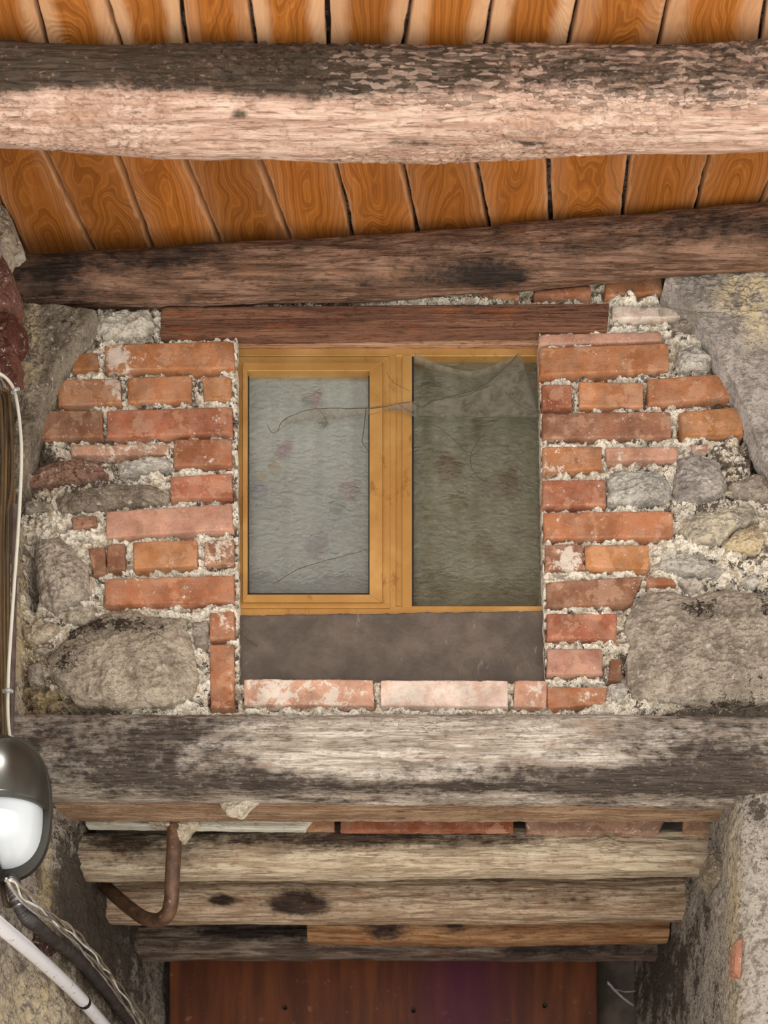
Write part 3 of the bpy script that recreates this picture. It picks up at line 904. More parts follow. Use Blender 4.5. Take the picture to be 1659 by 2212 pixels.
def tone_bigL(x, y):
    return 0.18 + blob(x, y, [(250, 1350, 170, 30, 0.46), (150, 1420, 60, 60, 0.35), (330, 1400, 40, 30, 0.2), (280, 1480, 120, 50, -0.15)])  # top edge: soot plus shade painted into the tone; lower face lightened
def tone_bigR(x, y):
    return 0.26 + blob(x, y, [(1520, 1320, 50, 26, 0.4), (1600, 1480, 60, 60, 0.25), (1650, 1300, 60, 60, 0.2), (1400, 1460, 80, 60, -0.2), (1560, 1525, 120, 14, 0.3)])
for poly, bul, col, tn, k in STONES:
    k = dict(k)
    if isinstance(tn, str):
        tn = {'bigL': tone_bigL, 'bigR': tone_bigR}[tn]
    size = np.ptp(np.array(poly), axis=0).max()
    col = (col[0] * 0.74, col[1] * 0.75, col[2] * 0.77, 1)
    if not callable(tn):
        tn = tn + 0.14
    k.setdefault('amp', min(1.0, 0.35 + size / 160))
    stone('stone', poly, 1.0, bul, MS, wall_back, col, tn, depth=0.06, **k)

# ---------------------------------------------------------------- stone arch either side, standing proud of the infill
def arch(name, inner, outer, s, thick, tint, tone=None, yellow=None, amp=1.7):
    n = 130
    inner = smooth_path(np.array(inner, float), n)
    outer = smooth_path(np.array(outer, float), n)
    m = 90
    t = np.linspace(0, 1, m)
    pts = inner[:, None] * (1 - t)[None, :, None] + outer[:, None] * t[None, :, None]
    pts = pts.reshape(-1, 2)
    tt = np.tile(t, n)
    q3 = np.stack([pts[:, 0], pts[:, 1], np.full(len(pts), 7.0)], 1)
    wid = np.repeat(np.linalg.norm(outer - inner, axis=1), m)
    e = tt * wid
    dd = amp * (8 * fbm(q3 / 90, 3) + 3.2 * ridged(q3 / 26, 4) + 1.0 * fbm(q3 / 5, 2)) - 6 * np.clip(1 - e / 8, 0, 1) ** 2
    dd *= 0.3 + 0.7 * sstep(0, 40, e)
    pts = pts + 2.5 * np.stack([fbm(q3 / 18, 3), fbm(q3 / 18 + 9, 3)], 1) * np.clip(1 - e / 30, 0, 1)[:, None]
    v = np.stack([(pts[:, 0] - VX) * s / 1000, F * s / 1000 - dd / 1000, (VY - pts[:, 1]) * s / 1000 + EYE], 1)
    fc = [tuple(k) for k in grid_faces(n, m)]
    id_ = np.arange(n * m).reshape(n, m)
    ring = np.concatenate([id_[:-1, 0], id_[-1, :-1], id_[:0:-1, -1], id_[0, :0:-1]])
    bk = v[ring].copy()
    bk[:, 1] = F * s / 1000 + thick
    off = len(v)
    v = np.vstack([v, bk])
    k = len(ring)
    for i in range(k):
        j = (i + 1) % k
        fc.append((ring[j], ring[i], off + i, off + j))
    fc.append(tuple(off + i for i in range(k)))
    px, py = PX(v)
    return mk(name, v, fc, MS, wall_back, attrs={'tone': tone(px, py) if tone else np.zeros(len(v)), 'yellow': yellow(px, py) if yellow else np.zeros(len(v)), 'pale': np.zeros(len(v))}, tint=tint)
arch('arch_stone', ARCH_L, [(20, 650), (16, 700), (14, 760), (12, 820), (12, 890), (12, 960), (14, 1060)], 0.983, 0.07, srgb(130, 121, 108),
     lambda x, y: 0.22 + blob(x, y, [(140, 690, 60, 40, 0.25), (100, 800, 30, 90, 0.1)]), lambda x, y: blob(x, y, [(60, 740, 26, 90, 0.5)]))
arch('arch_stone', ARCH_R[:2], [(1820, 560), (1820, 690)], 0.981, 0.07, srgb(158, 151, 146),
     lambda x, y: 0.15 + blob(x, y, [(1480, 640, 40, 40, 0.3), (1560, 620, 40, 30, 0.2)]), lambda x, y: blob(x, y, [(1610, 640, 60, 60, 0.95)]))
arch('arch_stone', ARCH_R[1:], [(1824, 690), (1824, 720), (1824, 790), (1824, 860), (1824, 950), (1824, 1010), (1824, 1110)], 0.985, 0.06, srgb(166, 159, 154),
     lambda x, y: 0.08 + blob(x, y, [(1620, 740, 40, 60, 0.3), (1650, 860, 30, 60, 0.25)]), lambda x, y: blob(x, y, [(1640, 700, 40, 50, 0.6)]))

# ---------------------------------------------------------------- side walls, passage, closed room behind
def frange(*parts):
    return np.unique(np.round(np.concatenate([np.arange(a, b + 1e-9, s) for a, b, s in parts]), 5))
def disp_left(px, py, p):
    q = np.stack([p[:, 1] * 1000, p[:, 2] * 1000, np.zeros(len(p))], 1)
    a, b = worley(q[:, :2] / 26)
    lower = sstep(1500, 1900, py)
    return (14 * fbm(q / 110, 3) + 6 * (0.5 - a) + 5 * ridged(q / 30, 3) + 1.5 * fbm(q / 6, 2)) / 1000 * (0.8 + 0.5 * lower)
ys = frange((2.43, 3.2, 0.005), (3.2, 4.3, 0.01))
lx = np.interp(ys, [1.5, 2.79, 2.95, 4.3], [-0.862, -0.862, -0.812, -0.802])
lpath = [(t, 2.40) for t in np.arange(-3.0, -0.95, 0.1)] + [(t, 2.40) for t in np.arange(-0.95, -0.892, 0.01)]
lpath += [(-0.892 + 0.03 * math.sin(t), 2.43 - 0.03 * math.cos(t)) for t in np.linspace(0, math.pi / 2, 7)[:-1]] + list(zip(lx, ys))
wl = sheet('wall_left', lpath, frange((-1.6, 0.5, 0.07), (0.5, 2.245, 0.006)), disp_left, MP,
           tone=lambda x, y: 0.15 + blob(x, y, [(30, 1300, 50, 400, 0.1), (230, 2000, 120, 250, 0.6), (150, 1900, 60, 150, 0.3), (40, 2180, 120, 90, -0.3), (20, 650, 40, 200, 0.35)]),  # passage depth darkened, lower front lightened: shade and light painted into the tone
           yellow=lambda x, y: blob(x, y, [(60, 2180, 120, 110, 0.45), (50, 1350, 20, 200, 0.7), (100, 1950, 12, 150, 0.7), (50, 760, 14, 140, 0.5)]), normal_left=False)
tag(wl, 'rough rendered stone side wall at the left edge carrying the cables and the lamp', 'wall', kind='structure')

def disp_right(px, py, p):
    q = np.stack([p[:, 0] * 1000 + p[:, 1] * 1000, p[:, 2] * 1000, p[:, 1] * 300], 1)
    a, b = worley(q[:, :2] / 20)
    return (9 * fbm(q / 90, 3) + 3.5 * (0.5 - a) + 3 * ridged(q / 24, 3) + 1.5 * fbm(q / 6, 2)) / 1000
jam = []
for t in np.arange(4.3, 2.84, -0.008): jam.append((0.700, t))
for t in np.linspace(0, math.pi / 2, 9)[1:]: jam.append((0.732 - 0.032 * math.cos(t), 2.835 - 0.032 * math.sin(t)))
for t in np.arange(0.737, 0.90, 0.005): jam.append((t, 2.803))
for t in np.arange(0.92, 2.0, 0.06): jam.append((t, 2.803))
wrt = sheet('wall_right', jam, frange((-1.6, 0.5, 0.07), (0.5, 1.13, 0.005)), disp_right, MP,
            tone=lambda x, y: 0.16 + blob(x, y, [(1430, 2100, 90, 200, 0.5), (1520, 2000, 40, 100, 0.1), (1590, 2100, 12, 200, -0.3), (1640, 1760, 40, 40, 0.4)]),  # inner jamb darkened, corner edge lightened: passage shade and edge light painted in
            yellow=lambda x, y: blob(x, y, [(1585, 2000, 14, 260, 0.6)]), normal_left=False)
tag(wrt, 'grey rendered pier and jamb on the right of the passage under the lintel', 'wall', kind='structure')
slab('brick', ((1590, 2032), (1606, 2024), (1602, 2110), (1586, 2098)), 1.0, 0.05, MB, wrt, srgb(150, 104, 84), 0.25, proud=-3)

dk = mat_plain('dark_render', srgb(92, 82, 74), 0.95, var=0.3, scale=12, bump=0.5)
rear = box('wall_rear', -1.0, 1.9, 4.15, 4.3, 0.0, 4.0, dk)
tag(rear, 'dark plastered wall closing the passage behind the brown panel', 'wall', kind='structure')
soff = box('ceiling_passage', -0.9, 1.4, 2.905, 4.16, EYE + 1.175, EYE + 1.24, dk)
tag(soff, 'dark underside of the floor above the passage beams', 'ceiling', kind='structure')
side = box('wall_room', 1.25, 1.4, 2.86, 4.2, EYE + 1.2, EYE + 2.4, dk)
tag(side, 'side wall of the room behind the frosted window', 'wall', kind='structure')

# ---------------------------------------------------------------- ceiling of planks
ZC = 2.250
cm = mat_mortar('ceiling_fill', srgb(170, 160, 148), srgb(96, 86, 76), srgb(36, 30, 26))
v, f = box_vf(-1.0, 1.9, 0.85, 4.3, EYE + ZC + 0.036, EYE + ZC + 0.14)
ceiling = mk('ceiling', v, f, cm, None, smooth=False, attrs={'tone': np.full(8, 0.5), 'yellow': np.zeros(8)})
tag(ceiling, 'ceiling of orange varnished planks laid across the old beams', 'ceiling', kind='structure')

def ceil_pt(x, y):
    s = ZC * 1000 / (VY - y)
    return np.array([(x - VX) * s / 1000, F * s / 1000])

def plank(pa, pb, qa, qb, y0, y1, pale, k):
    """pa-pb left seam, qa-qb right seam (plan points); y0..y1 world depth range"""
    n, m = (46, 17) if y0 > 2 else (90, 17)
    ys_ = np.linspace(y0, y1, n)
    lxs = pa[0] + (pb[0] - pa[0]) * (ys_ - pa[1]) / (pb[1] - pa[1])
    rxs = qa[0] + (qb[0] - qa[0]) * (ys_ - qa[1]) / (qb[1] - qa[1])
    g = 0.0036
    wav = lambda o: 0.0045 * fbm(np.stack([ys_ * 9, np.full(n, o), np.full(n, 2.5)], 1), 3) + 0.002 * pn(np.stack([ys_ * 60, np.full(n, o), np.full(n, 1.5)], 1))
    lxs = lxs + g + np.abs(wav(k * 3.1)) * 1.3
    rxs = rxs - g - np.abs(wav(k * 3.1 + 50)) * 1.3
    t = np.linspace(0, 1, m)
    e = 0.012
    t = np.concatenate([[0, e, 2.5 * e], t[1:-1], [1 - 2.5 * e, 1 - e, 1]])
    m = len(t)
    X = lxs[:, None] * (1 - t) + rxs[:, None] * t
    Y = np.repeat(ys_[:, None], m, 1)
    wd = (rxs - lxs)[:, None]
    ed = np.minimum(t, 1 - t)[None] * wd
    qn = np.stack([X.ravel() * 14, Y.ravel() * 6, np.full(X.size, k * 2.7)], 1)
    z = ZC + 0.003 * np.clip(1 - ed / 0.006, 0, 1) ** 2 + 0.0016 * fbm(qn, 3).reshape(X.shape) + random.uniform(0, 0.004)
    z = z + 0.003 * (t - 0.5)[None] * random.uniform(-1, 1)
    v = np.stack([X.ravel(), Y.ravel(), z.ravel() + EYE], 1)
    f = [tuple(q) for q in grid_faces(n, m)]
    id_ = np.arange(n * m).reshape(n, m)
    ring = np.concatenate([id_[:-1, 0], id_[-1, :-1], id_[:0:-1, -1], id_[0, :0:-1]])
    bk = v[ring].copy()
    bk[:, 2] = EYE + ZC + 0.034
    off = len(v)
    v = np.vstack([v, bk])
    c = len(ring)
    for i in range(c):
        j = (i + 1) % c
        f.append((ring[j], ring[i], off + i, off + j))
    f.append(tuple(off + i for i in range(c)))
    midx = (lxs + rxs).mean() / 2
    uvv = np.stack([v[:, 0] - midx, v[:, 1] + k * 1.37], 1)
    edge = np.concatenate([(np.minimum(t, 1 - t)[None] * 2 * np.ones((n, 1))).ravel(), np.zeros(c)])
    return mk('plank', v, f, MPL, ceiling, uv=uvv, attrs={'seed': np.full(len(v), random.random()), 'edge': edge, 'pale': np.full(len(v), pale)})

baysA = [((-215, 318), (-85, 552)), ((-62, 318), (57, 552)), ((90, 318), (205, 550)), ((250, 325), (330, 540)), ((395, 335), (475, 525)), ((557, 340), (625, 515)), ((722, 345), (760, 508)), ((866, 340), (900, 500)), ((1024, 335), (1055, 490)),
         ((1182, 335), (1190, 478)), ((1360, 330), (1345, 465)), ((1535, 328), (1505, 445)), ((1700, 330), (1648, 430)), ((1870, 330), (1800, 430))]
baysB = [((-240, 0), (-215, 80)), ((-80, 0), (-60, 80)), ((75, 0), (97, 85)), ((228, 0), (258, 90)), ((390, 0), (402, 97)), ((537, 0), (553, 103)), ((708, 0), (710, 107)), ((890, 0), (872, 107)), ((1065, 0), (1047, 107)), ((1250, 0), (1228, 103)),
         ((1445, 0), (1422, 102)), ((1655, 0), (1640, 100)), ((1850, 0), (1820, 100)), ((2050, 0), (2010, 100))]
kk = 1
for bays, y0, y1, pl in ((baysA, 2.395, 2.99, 0.12), (baysB, 0.88, 2.392, 0.75)):
    for a, b in zip(bays[:-1], bays[1:]):
        plank(ceil_pt(*a[0]), ceil_pt(*a[1]), ceil_pt(*b[0]), ceil_pt(*b[1]), y0, y1, pl * random.uniform(0.3, 1.2), kk)
        kk += 1

# ================================================================= TIMBERS
def wX(x, s): return (x - VX) * s / 1000
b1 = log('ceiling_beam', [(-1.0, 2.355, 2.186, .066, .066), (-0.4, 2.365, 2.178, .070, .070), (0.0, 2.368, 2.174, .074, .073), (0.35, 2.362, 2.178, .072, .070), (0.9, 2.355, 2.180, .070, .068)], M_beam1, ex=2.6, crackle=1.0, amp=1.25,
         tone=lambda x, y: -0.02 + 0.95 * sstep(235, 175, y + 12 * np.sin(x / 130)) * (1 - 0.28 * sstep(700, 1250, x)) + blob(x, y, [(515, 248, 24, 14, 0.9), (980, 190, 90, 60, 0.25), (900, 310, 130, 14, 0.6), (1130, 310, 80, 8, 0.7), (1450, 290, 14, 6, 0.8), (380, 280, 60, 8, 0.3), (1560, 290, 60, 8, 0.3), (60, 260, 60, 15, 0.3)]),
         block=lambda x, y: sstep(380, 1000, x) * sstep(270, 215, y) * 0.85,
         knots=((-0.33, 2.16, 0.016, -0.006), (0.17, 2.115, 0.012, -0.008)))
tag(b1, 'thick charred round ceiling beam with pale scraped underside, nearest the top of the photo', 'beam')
b2 = log('ceiling_beam', [(-0.90, 2.782, 2.170, .044, .043), (-0.5, 2.772, 2.178, .047, .047), (0.0, 2.757, 2.190, .052, .050), (0.4, 2.722, 2.197, .052, .050), (0.95, 2.668, 2.203, .052, .050)], M_beam2, ex=3.0, amp=1.0,
         tone=lambda x, y: 0.42 + blob(x, y, [(700, 575, 160, 26, -0.55), (1400, 580, 260, 34, -0.5), (1050, 590, 110, 34, 0.5), (350, 610, 300, 20, -0.25), (1650, 560, 90, 30, -0.1), (850, 640, 300, 16, -0.5), (1500, 480, 200, 24, 0.15), (100, 600, 70, 40, 0.4), (300, 560, 300, 22, 0.2)]))
tag(b2, 'dark brown squared ceiling beam resting on top of the brick wall', 'beam')
lb = log('lintel_beam', [(-0.86, 2.838, 1.176, .082, .078), (-0.3, 2.838, 1.174, .084, .080), (0.3, 2.838, 1.170, .085, .084), (0.95, 2.838, 1.166, .084, .086)], M_lint, ex=3.6, amp=1.0, crackle=0.35,
         tone=lambda x, y: 0.44 + blob(x, y, [(300, 1600, 230, 60, 0.34), (380, 1680, 260, 24, 0.35), (820, 1600, 260, 50, -0.38), (1180, 1600, 120, 50, -0.05), (1450, 1690, 260, 30, 0.55), (1560, 1620, 140, 70, 0.3), (900, 1700, 500, 16, 0.35), (1200, 1665, 200, 14, 0.2)]),
         block=lambda x, y: blob(x, y, [(880, 1630, 240, 60, 0.6)]))
tag(lb, 'massive weathered grey lintel beam under the brick wall', 'beam')

# lintel board over the window
lbd = slab('lintel_board', ((348, 665), (1316, 657), (1312, 711), (346, 726)), 0.998, 0.026, M_board, None, proud=4, tone=0.12, rough=0.8, chip=0.5, res=5)
tag(lbd, 'smooth dark reddish brown wooden lintel board over the window', 'lintel')

# timbers over the passage
stb = slab('soffit_board', ((105, 1704), (1650, 1708), (1650, 1728), (105, 1726)), 1.032, 0.135, M_strip, None, proud=0, tone=0.30, rough=1.5, res=6)
tag(stb, 'long rough brown board tucked under the massive grey lintel beam', 'board')
L1 = log('wooden_log', [(-0.835, 3.165, 1.070, .056, .054), (-0.3, 3.165, 1.076, .060, .056), (0.72, 3.16, 1.080, .056, .054)], M_log, ex=2.6, amp=1.3,
         tone=lambda x, y: 0.20 + blob(x, y, [(700, 1812, 420, 24, 0.6), (260, 1830, 90, 60, 0.35), (1100, 1810, 120, 16, 0.3), (450, 1850, 100, 30, 0.2), (1200, 1860, 300, 30, -0.2)]), knots=((0.45, 1.085, 0.02, 0.012),))
tag(L1, 'pale worm-eaten log, the frontmost of those across the passage ceiling', 'log', 'logs across the passage')
L2 = log('wooden_log', [(-0.84, 3.42, 1.046, .062, .060), (0.0, 3.42, 1.046, .064, .062), (0.74, 3.42, 1.050, .060, .058)], M_log2, ex=2.4, amp=1.0,
         tone=lambda x, y: 0.14 + blob(x, y, [(640, 1952, 60, 26, 1.2), (480, 1945, 34, 12, 1.1), (300, 1930, 60, 40, 0.25), (1150, 1945, 220, 26, 0.35), (1400, 1940, 100, 30, 0.1), (900, 1905, 300, 10, 0.15)]), knots=((-0.33, 1.05, 0.03, 0.01),))
tag(L2, 'tan log with two dark knots, behind the pale worm-eaten log', 'log', 'logs across the passage')
L3 = log('wooden_log', [(-0.30, 3.585, 1.010, .040, .036), (0.2, 3.585, 1.012, .045, .044), (0.69, 3.585, 1.020, .044, .042)], M_log2b, ex=2.4, amp=1.0,
         tone=lambda x, y: 0.15 + blob(x, y, [(830, 2010, 50, 30, 0.7), (985, 2000, 40, 26, 0.5), (1150, 1990, 120, 20, 0.1)]), knots=((-0.09, 1.0, 0.03, 0.012),))
tag(L3, 'shorter orange-brown log, third from the front across the passage ceiling', 'log', 'logs across the passage')
L4 = log('wooden_log', [(-0.84, 3.79, 1.036, .050, .050), (0.0, 3.79, 1.034, .050, .050), (0.72, 3.79, 1.030, .050, .046)], M_log3, ex=3.2, amp=1.0,
         tone=lambda x, y: 0.40 + blob(x, y, [(380, 2040, 100, 18, -0.5), (540, 2015, 120, 14, 0.5), (1150, 2050, 200, 16, 0.4), (650, 2062, 250, 8, -0.4), (1000, 2055, 120, 10, -0.3)]))
tag(L4, 'dark blackened log at the back, directly above the brown panel', 'log', 'logs across the passage')

wb = slab('painted_board', ((182, 1752), (696, 1752), (658, 1787), (184, 1781)), 1.098, 0.035, M_white, None, proud=0, tone=-0.1, rough=0.8, res=6)
tag(wb, 'white painted board with a splintered end above the pale log', 'board')
def loose(c, col, label, pale=0.05, s=1.103):
    o = slab('brick', c, s, 0.018, MB, None, col, pale, proud=0, res=5)
    return tag(o, label, 'brick', 'bricks lying above the front log')
loose(((664, 1752), (722, 1752), (722, 1792), (664, 1792)), srgb(150, 112, 84), 'small brown brick end beside the white painted board')
loose(((736, 1752), (1108, 1754), (1110, 1795), (734, 1795)), srgb(140, 86, 62), 'long smooth red brick lying above the pale log')
loose(((1136, 1758), (1442, 1758), (1424, 1798), (1138, 1798)), srgb(146, 114, 98), 'dusty pinkish brick lying above the pale log', 0.25)
loose(((1478, 1758), (1585, 1758), (1585, 1798), (1478, 1798)), srgb(150, 122, 96), 'dusty tan brick against the right jamb above the pale log', 0.2)
ch = stone('stone_chip', [(476, 1716), (530, 1710), (576, 1711), (545, 1738), (518, 1764), (494, 1757), (473, 1738)], 1.0275, 9, MS, None, srgb(196, 186, 168), 0.0, depth=0.02, amp=0.5)
tag(ch, 'pale wedge of stone jammed under the massive lintel beam', 'stone')
lp = stone('mortar_lump', [(318, 1776), (370, 1768), (430, 1774), (412, 1792), (400, 1812), (386, 1814), (372, 1790)], 1.086, 5, MS, None, srgb(190, 178, 158), 0.0, depth=0.03, amp=0.4)
tag(lp, 'small pale lump of mortar around the top of the rusty hook', 'mortar')
lp2 = stone('mortar_lump', [(1530, 1846), (1562, 1838), (1584, 1856), (1578, 1884), (1552, 1906), (1530, 1880)], 1.06, 16, MS, None, srgb(134, 122, 106), 0.1, depth=0.10, amp=0.6)
tag(lp2, 'rounded grey lump of render at the right end of the pale log', 'mortar')

# ================================================================= PANEL AND HOOK
pm = Mat('brown_panel')
n = pm.noise(pm.mul(pm.pos, (9, 9, 1.2)), scale=2.5, detail=5)
c = pm.mix(pm.step(n, 0.35, 0.7), srgb(84, 44, 26), srgb(116, 64, 34))
c = pm.mix(pm.math('MULTIPLY', pm.step(pm.noise(scale=26, detail=5, rough=0.7), 0.62, 0.72), 0.4), c, srgb(186, 130, 110))
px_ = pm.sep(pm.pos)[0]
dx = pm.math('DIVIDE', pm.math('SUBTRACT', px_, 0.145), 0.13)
purple_band = pm.math('MULTIPLY', pm.math('POWER', 2.718, pm.math('MULTIPLY', pm.math('MULTIPLY', dx, dx), -1.0)), 0.8)  # purple tint over a vertical band of the panel
c = pm.mix(purple_band, c, srgb(84, 28, 58))
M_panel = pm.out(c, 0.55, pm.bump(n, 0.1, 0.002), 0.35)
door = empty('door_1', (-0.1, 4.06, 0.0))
tag(door, 'reddish brown door panel with a purple patch deep in the passage', 'door', kind='structure')
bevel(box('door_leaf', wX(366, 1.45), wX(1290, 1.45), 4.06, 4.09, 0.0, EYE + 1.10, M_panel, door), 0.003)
M_black = mat_plain('dark_metal', (0.012, 0.011, 0.010), 0.5)
for x, y in ((616, 2178), (893, 2184), (1176, 2174)):
    p = P(x, y, 1.45)
    tube('bolt_head', [(p[0], 4.062, p[2]), (p[0], 4.050, p[2])], 0.0065, M_black, door, n=3, seg=14)

rust = Mat('rusty_pipe')
n = rust.noise(scale=30, detail=6, rough=0.65)
c = rust.mix(rust.step(n, 0.35, 0.7), srgb(84, 62, 50), srgb(124, 92, 70))
c = rust.mix(rust.step(rust.noise(scale=90, detail=4), 0.62, 0.72), c, srgb(150, 128, 104))
M_rust = rust.out(c, 0.5, rust.bump(n, 0.3, 0.002), 0.4, 0.2)
pth = [P(378, 1772, 1.088), P(376, 1830, 1.09), P(372, 1900, 1.095), P(370, 1945, 1.10), P(362, 1974, 1.108), P(342, 1988, 1.118), P(312, 1983, 1.13), P(286, 1966, 1.142), P(252, 1938, 1.158), P(222, 1910, 1.172), P(206, 1894, 1.18)]
hk = tube('iron_hook', pth, 0.0175, M_rust, n=90, seg=20)
tag(hk, 'rusty brown bent iron pipe hook hanging under the lintel beam at the left', 'hook')

# ================================================================= WINDOW
SW = 1.0135
win = empty('window_1', P(843, 1325, SW))
tag(win, 'small two-pane window in a gold aluminium frame with frosted glass', 'window', kind='structure')
def wbox(name, x0, y0, x1, y1, s0, dep, mat, parent, bev=0.0012):
    a = P(x0, y1, s0)
    b = P(x1, y0, s0)
    return bevel(box(name, a[0], b[0], a[1], a[1] + dep, a[2], b[2], mat, parent), bev)
def member(name, pts, s0, dep, mat, parent, bev=0.001):
    a = [P(x, y, s0) for x, y in pts]
    v = np.array(a + [p + (0, dep, 0) for p in a])
    n = len(a)
    f = [tuple(range(n))[::-1], tuple(range(n, 2 * n))] + [(i, (i + 1) % n, n + (i + 1) % n, n + i) for i in range(n)]
    return bevel(mk(name, v, f, mat, parent, smooth=False), bev)
frame = empty('window_frame', P(843, 1325, SW))
frame.parent = win
frame.location = (0, 0, 0)
frame['_world'] = [float(t) for t in P(843, 1325, SW)]
wbox('rail', 500, 742, 1195, 769, SW, 0.05, MG, frame)
wbox('rail', 500, 1309, 1195, 1338, SW, 0.05, MG, frame)
wbox('stile', 500, 769, 517, 1309, SW, 0.05, MG, frame)
wbox('stile', 1172, 769, 1195, 1309, SW, 0.05, MG, frame)
mull = wbox('mullion', 834, 769, 891, 1309, SW + 0.001, 0.045, MG, frame)
wbox('mullion_rib', 837, 767, 855, 1311, SW - 0.0006, 0.02, MG, mull)
wbox('mullion_rib', 869, 767, 890, 1311, SW - 0.0006, 0.02, MG, mull)
sash = empty('sash', P(680, 1310, SW))
sash.parent = win
sash['_world'] = [float(t) for t in P(680, 1310, SW)]
sash.location = P(680, 1310, SW) - P(843, 1325, SW)
O = (510, 770, 842, 1313)
I = (534, 801, 798, 1284)
M1 = (524, 783, 826, 1300)
def mitred(nm, A, Bq, s0, dep):
    for name, pts in (('rail', [(A[0], A[1]), (A[2], A[1]), (Bq[2], Bq[1]), (Bq[0], Bq[1])]), ('stile', [(A[2], A[1]), (A[2], A[3]), (Bq[2], Bq[3]), (Bq[2], Bq[1])]),
                      ('rail', [(A[2], A[3]), (A[0], A[3]), (Bq[0], Bq[3]), (Bq[2], Bq[3])]), ('stile', [(A[0], A[3]), (A[0], A[1]), (Bq[0], Bq[1]), (Bq[0], Bq[3])])):
        member(nm + name, pts[::-1], s0, dep, MG, sash)
mitred('', M1, I, SW - 0.0045, 0.035)
mitred('outer_', O, M1, SW - 0.0015, 0.03)
MGL = mat_glass('frosted_glass', 0.28, srgb(190, 194, 188), srgb(160, 156, 140), 0.3)
MGR = mat_glass('dusty_frosted_glass', 0.36, srgb(146, 142, 116), srgb(92, 82, 56), 0.6)
def pane(x0, y0, x1, y1, s0, mat, parent):
    a = P(x0, y1, s0)
    b = P(x1, y0, s0)
    return box('pane', a[0], b[0], a[1], a[1] + 0.004, a[2], b[2], mat, parent)
pane(528, 795, 804, 1290, SW + 0.0035, MGL, sash)
pane(889, 764, 1176, 1312, SW + 0.007, MGR, frame)
M_gask = mat_plain('black_gasket', (0.02, 0.018, 0.016), 0.6)
wbox('gasket', 890, 766, 894, 1310, SW + 0.0005, 0.02, M_gask, frame, 0.0005)
for nm, x0, y0, x1, y1 in (('gasket', 533, 800, 537, 1284), ('gasket', 796, 800, 800, 1284), ('gasket', 533, 800, 800, 803), ('gasket', 533, 1281, 800, 1285)):
    wbox(nm, x0, y0, x1, y1, SW + 0.001, 0.015, M_gask, sash, 0.0004)
M_caulk = mat_plain('white_caulk', srgb(232, 228, 220), 0.7)
wbox('caulk_strip', 690, 739, 1160, 745, SW - 0.001, 0.006, M_caulk, win, 0.001)
M_pine = mat_oldwood('pine_strip', srgb(190, 150, 118), srgb(160, 118, 90), srgb(60, 40, 30), 0.1, 0.1, gx=1.5)
tr = wbox('trim_1', 500, 690, 1185, 744, 1.0088, 0.04, M_pine, None)
tag(tr, 'thin bare wooden strip between the lintel board and the gold window frame', 'trim', kind='structure')

# sill
sm = Mat('brown_sill_paint')
n = sm.noise(scale=12, detail=7, rough=0.65)
n2 = sm.noise(scale=110, detail=4)
c = sm.mix(sm.step(n, 0.35, 0.68), srgb(84, 74, 66), srgb(108, 96, 86))
c = sm.mix(sm.math('MULTIPLY', sm.step(sm.noise(sm.mul(sm.pos, (1, 1, 0.35)), scale=60, detail=5, rough=0.7), 0.64, 0.72), 0.35), c, srgb(160, 148, 138))
M_sill = sm.out(c, 0.7, sm.bump(sm.math('ADD', n, sm.math('MULTIPLY', n2, 0.6)), 0.5, 0.008), 0.35)
sill = slab('trim_2', ((505, 1328), (1195, 1318), (1195, 1500), (505, 1500)), 1.0105, 0.10, M_sill, None, proud=0, rough=2.0, res=6)
tag(sill, 'smooth grey-brown plastered sill face below the gold window frame', 'sill', kind='structure')

# curtain behind the glass
cu = Mat('floral_curtain')
uvx = cu.sep(cu.pos)
base = srgb(222, 222, 214)
c = cu.mix(cu.step(cu.noise(scale=9, detail=2), 0.4, 0.7), base, srgb(196, 198, 190))
sCur = SW + 0.022
petal = cu.math('MULTIPLY', cu.math('SUBTRACT', cu.noise(scale=70, detail=2), 0.5), 1.2)
for (fx_, fy_, r, col) in ((680, 858, 17, srgb(196, 110, 140)), (663, 862, 13, srgb(120, 130, 90)), (614, 968, 19, srgb(186, 96, 136)), (592, 1008, 14, srgb(206, 176, 96)), (566, 1028, 13, srgb(206, 176, 96)), (756, 1056, 24, srgb(176, 96, 112)), (728, 1090, 18, srgb(130, 130, 100)),
                           (684, 1178, 26, srgb(140, 80, 120)), (560, 1060, 18, srgb(150, 130, 170)), (700, 918, 10, srgb(120, 130, 90)), (970, 1010, 30, srgb(150, 80, 84)), (1100, 1035, 24, srgb(150, 84, 96)), (1040, 1180, 28, srgb(120, 76, 60)), (930, 840, 26, srgb(140, 110, 140)), (990, 1080, 24, srgb(110, 104, 70))):
    p = P(fx_, fy_, sCur)
    dxn = cu.math('DIVIDE', cu.math('SUBTRACT', uvx[0], float(p[0])), r / 1000)
    dzn = cu.math('DIVIDE', cu.math('SUBTRACT', uvx[2], float(p[2])), r / 1000)
    rr = cu.math('ADD', cu.math('MULTIPLY', dxn, dxn), cu.math('MULTIPLY', dzn, dzn))
    rr = cu.math('ADD', rr, petal)
    c = cu.mix(cu.math('MULTIPLY', cu.step(rr, 1.6, 0.5), 0.8), c, col)
M_cur = cu.out(c, 0.9, None, 0.1)
ctl = cu.nt.nodes.new('ShaderNodeBsdfTranslucent')
cu.set(ctl, 'Color', c)
cmx = cu.nt.nodes.new('ShaderNodeMixShader')
cu.set(cmx, 0, 0.5)
cu.nt.links.new(cu.b.outputs[0], cmx.inputs[1])
cu.nt.links.new(ctl.outputs[0], cmx.inputs[2])
cu.nt.links.new(cmx.outputs[0], cu.nt.nodes['Material Output'].inputs[0])
rl = bpy.data.lights.new('pane_fill_light', 'POINT')  # added point light behind the curtain, brightens the curtain and panes
rl.energy = 2.6
rl.shadow_soft_size = 0.12
rl.color = (1.0, 1.0, 0.97)
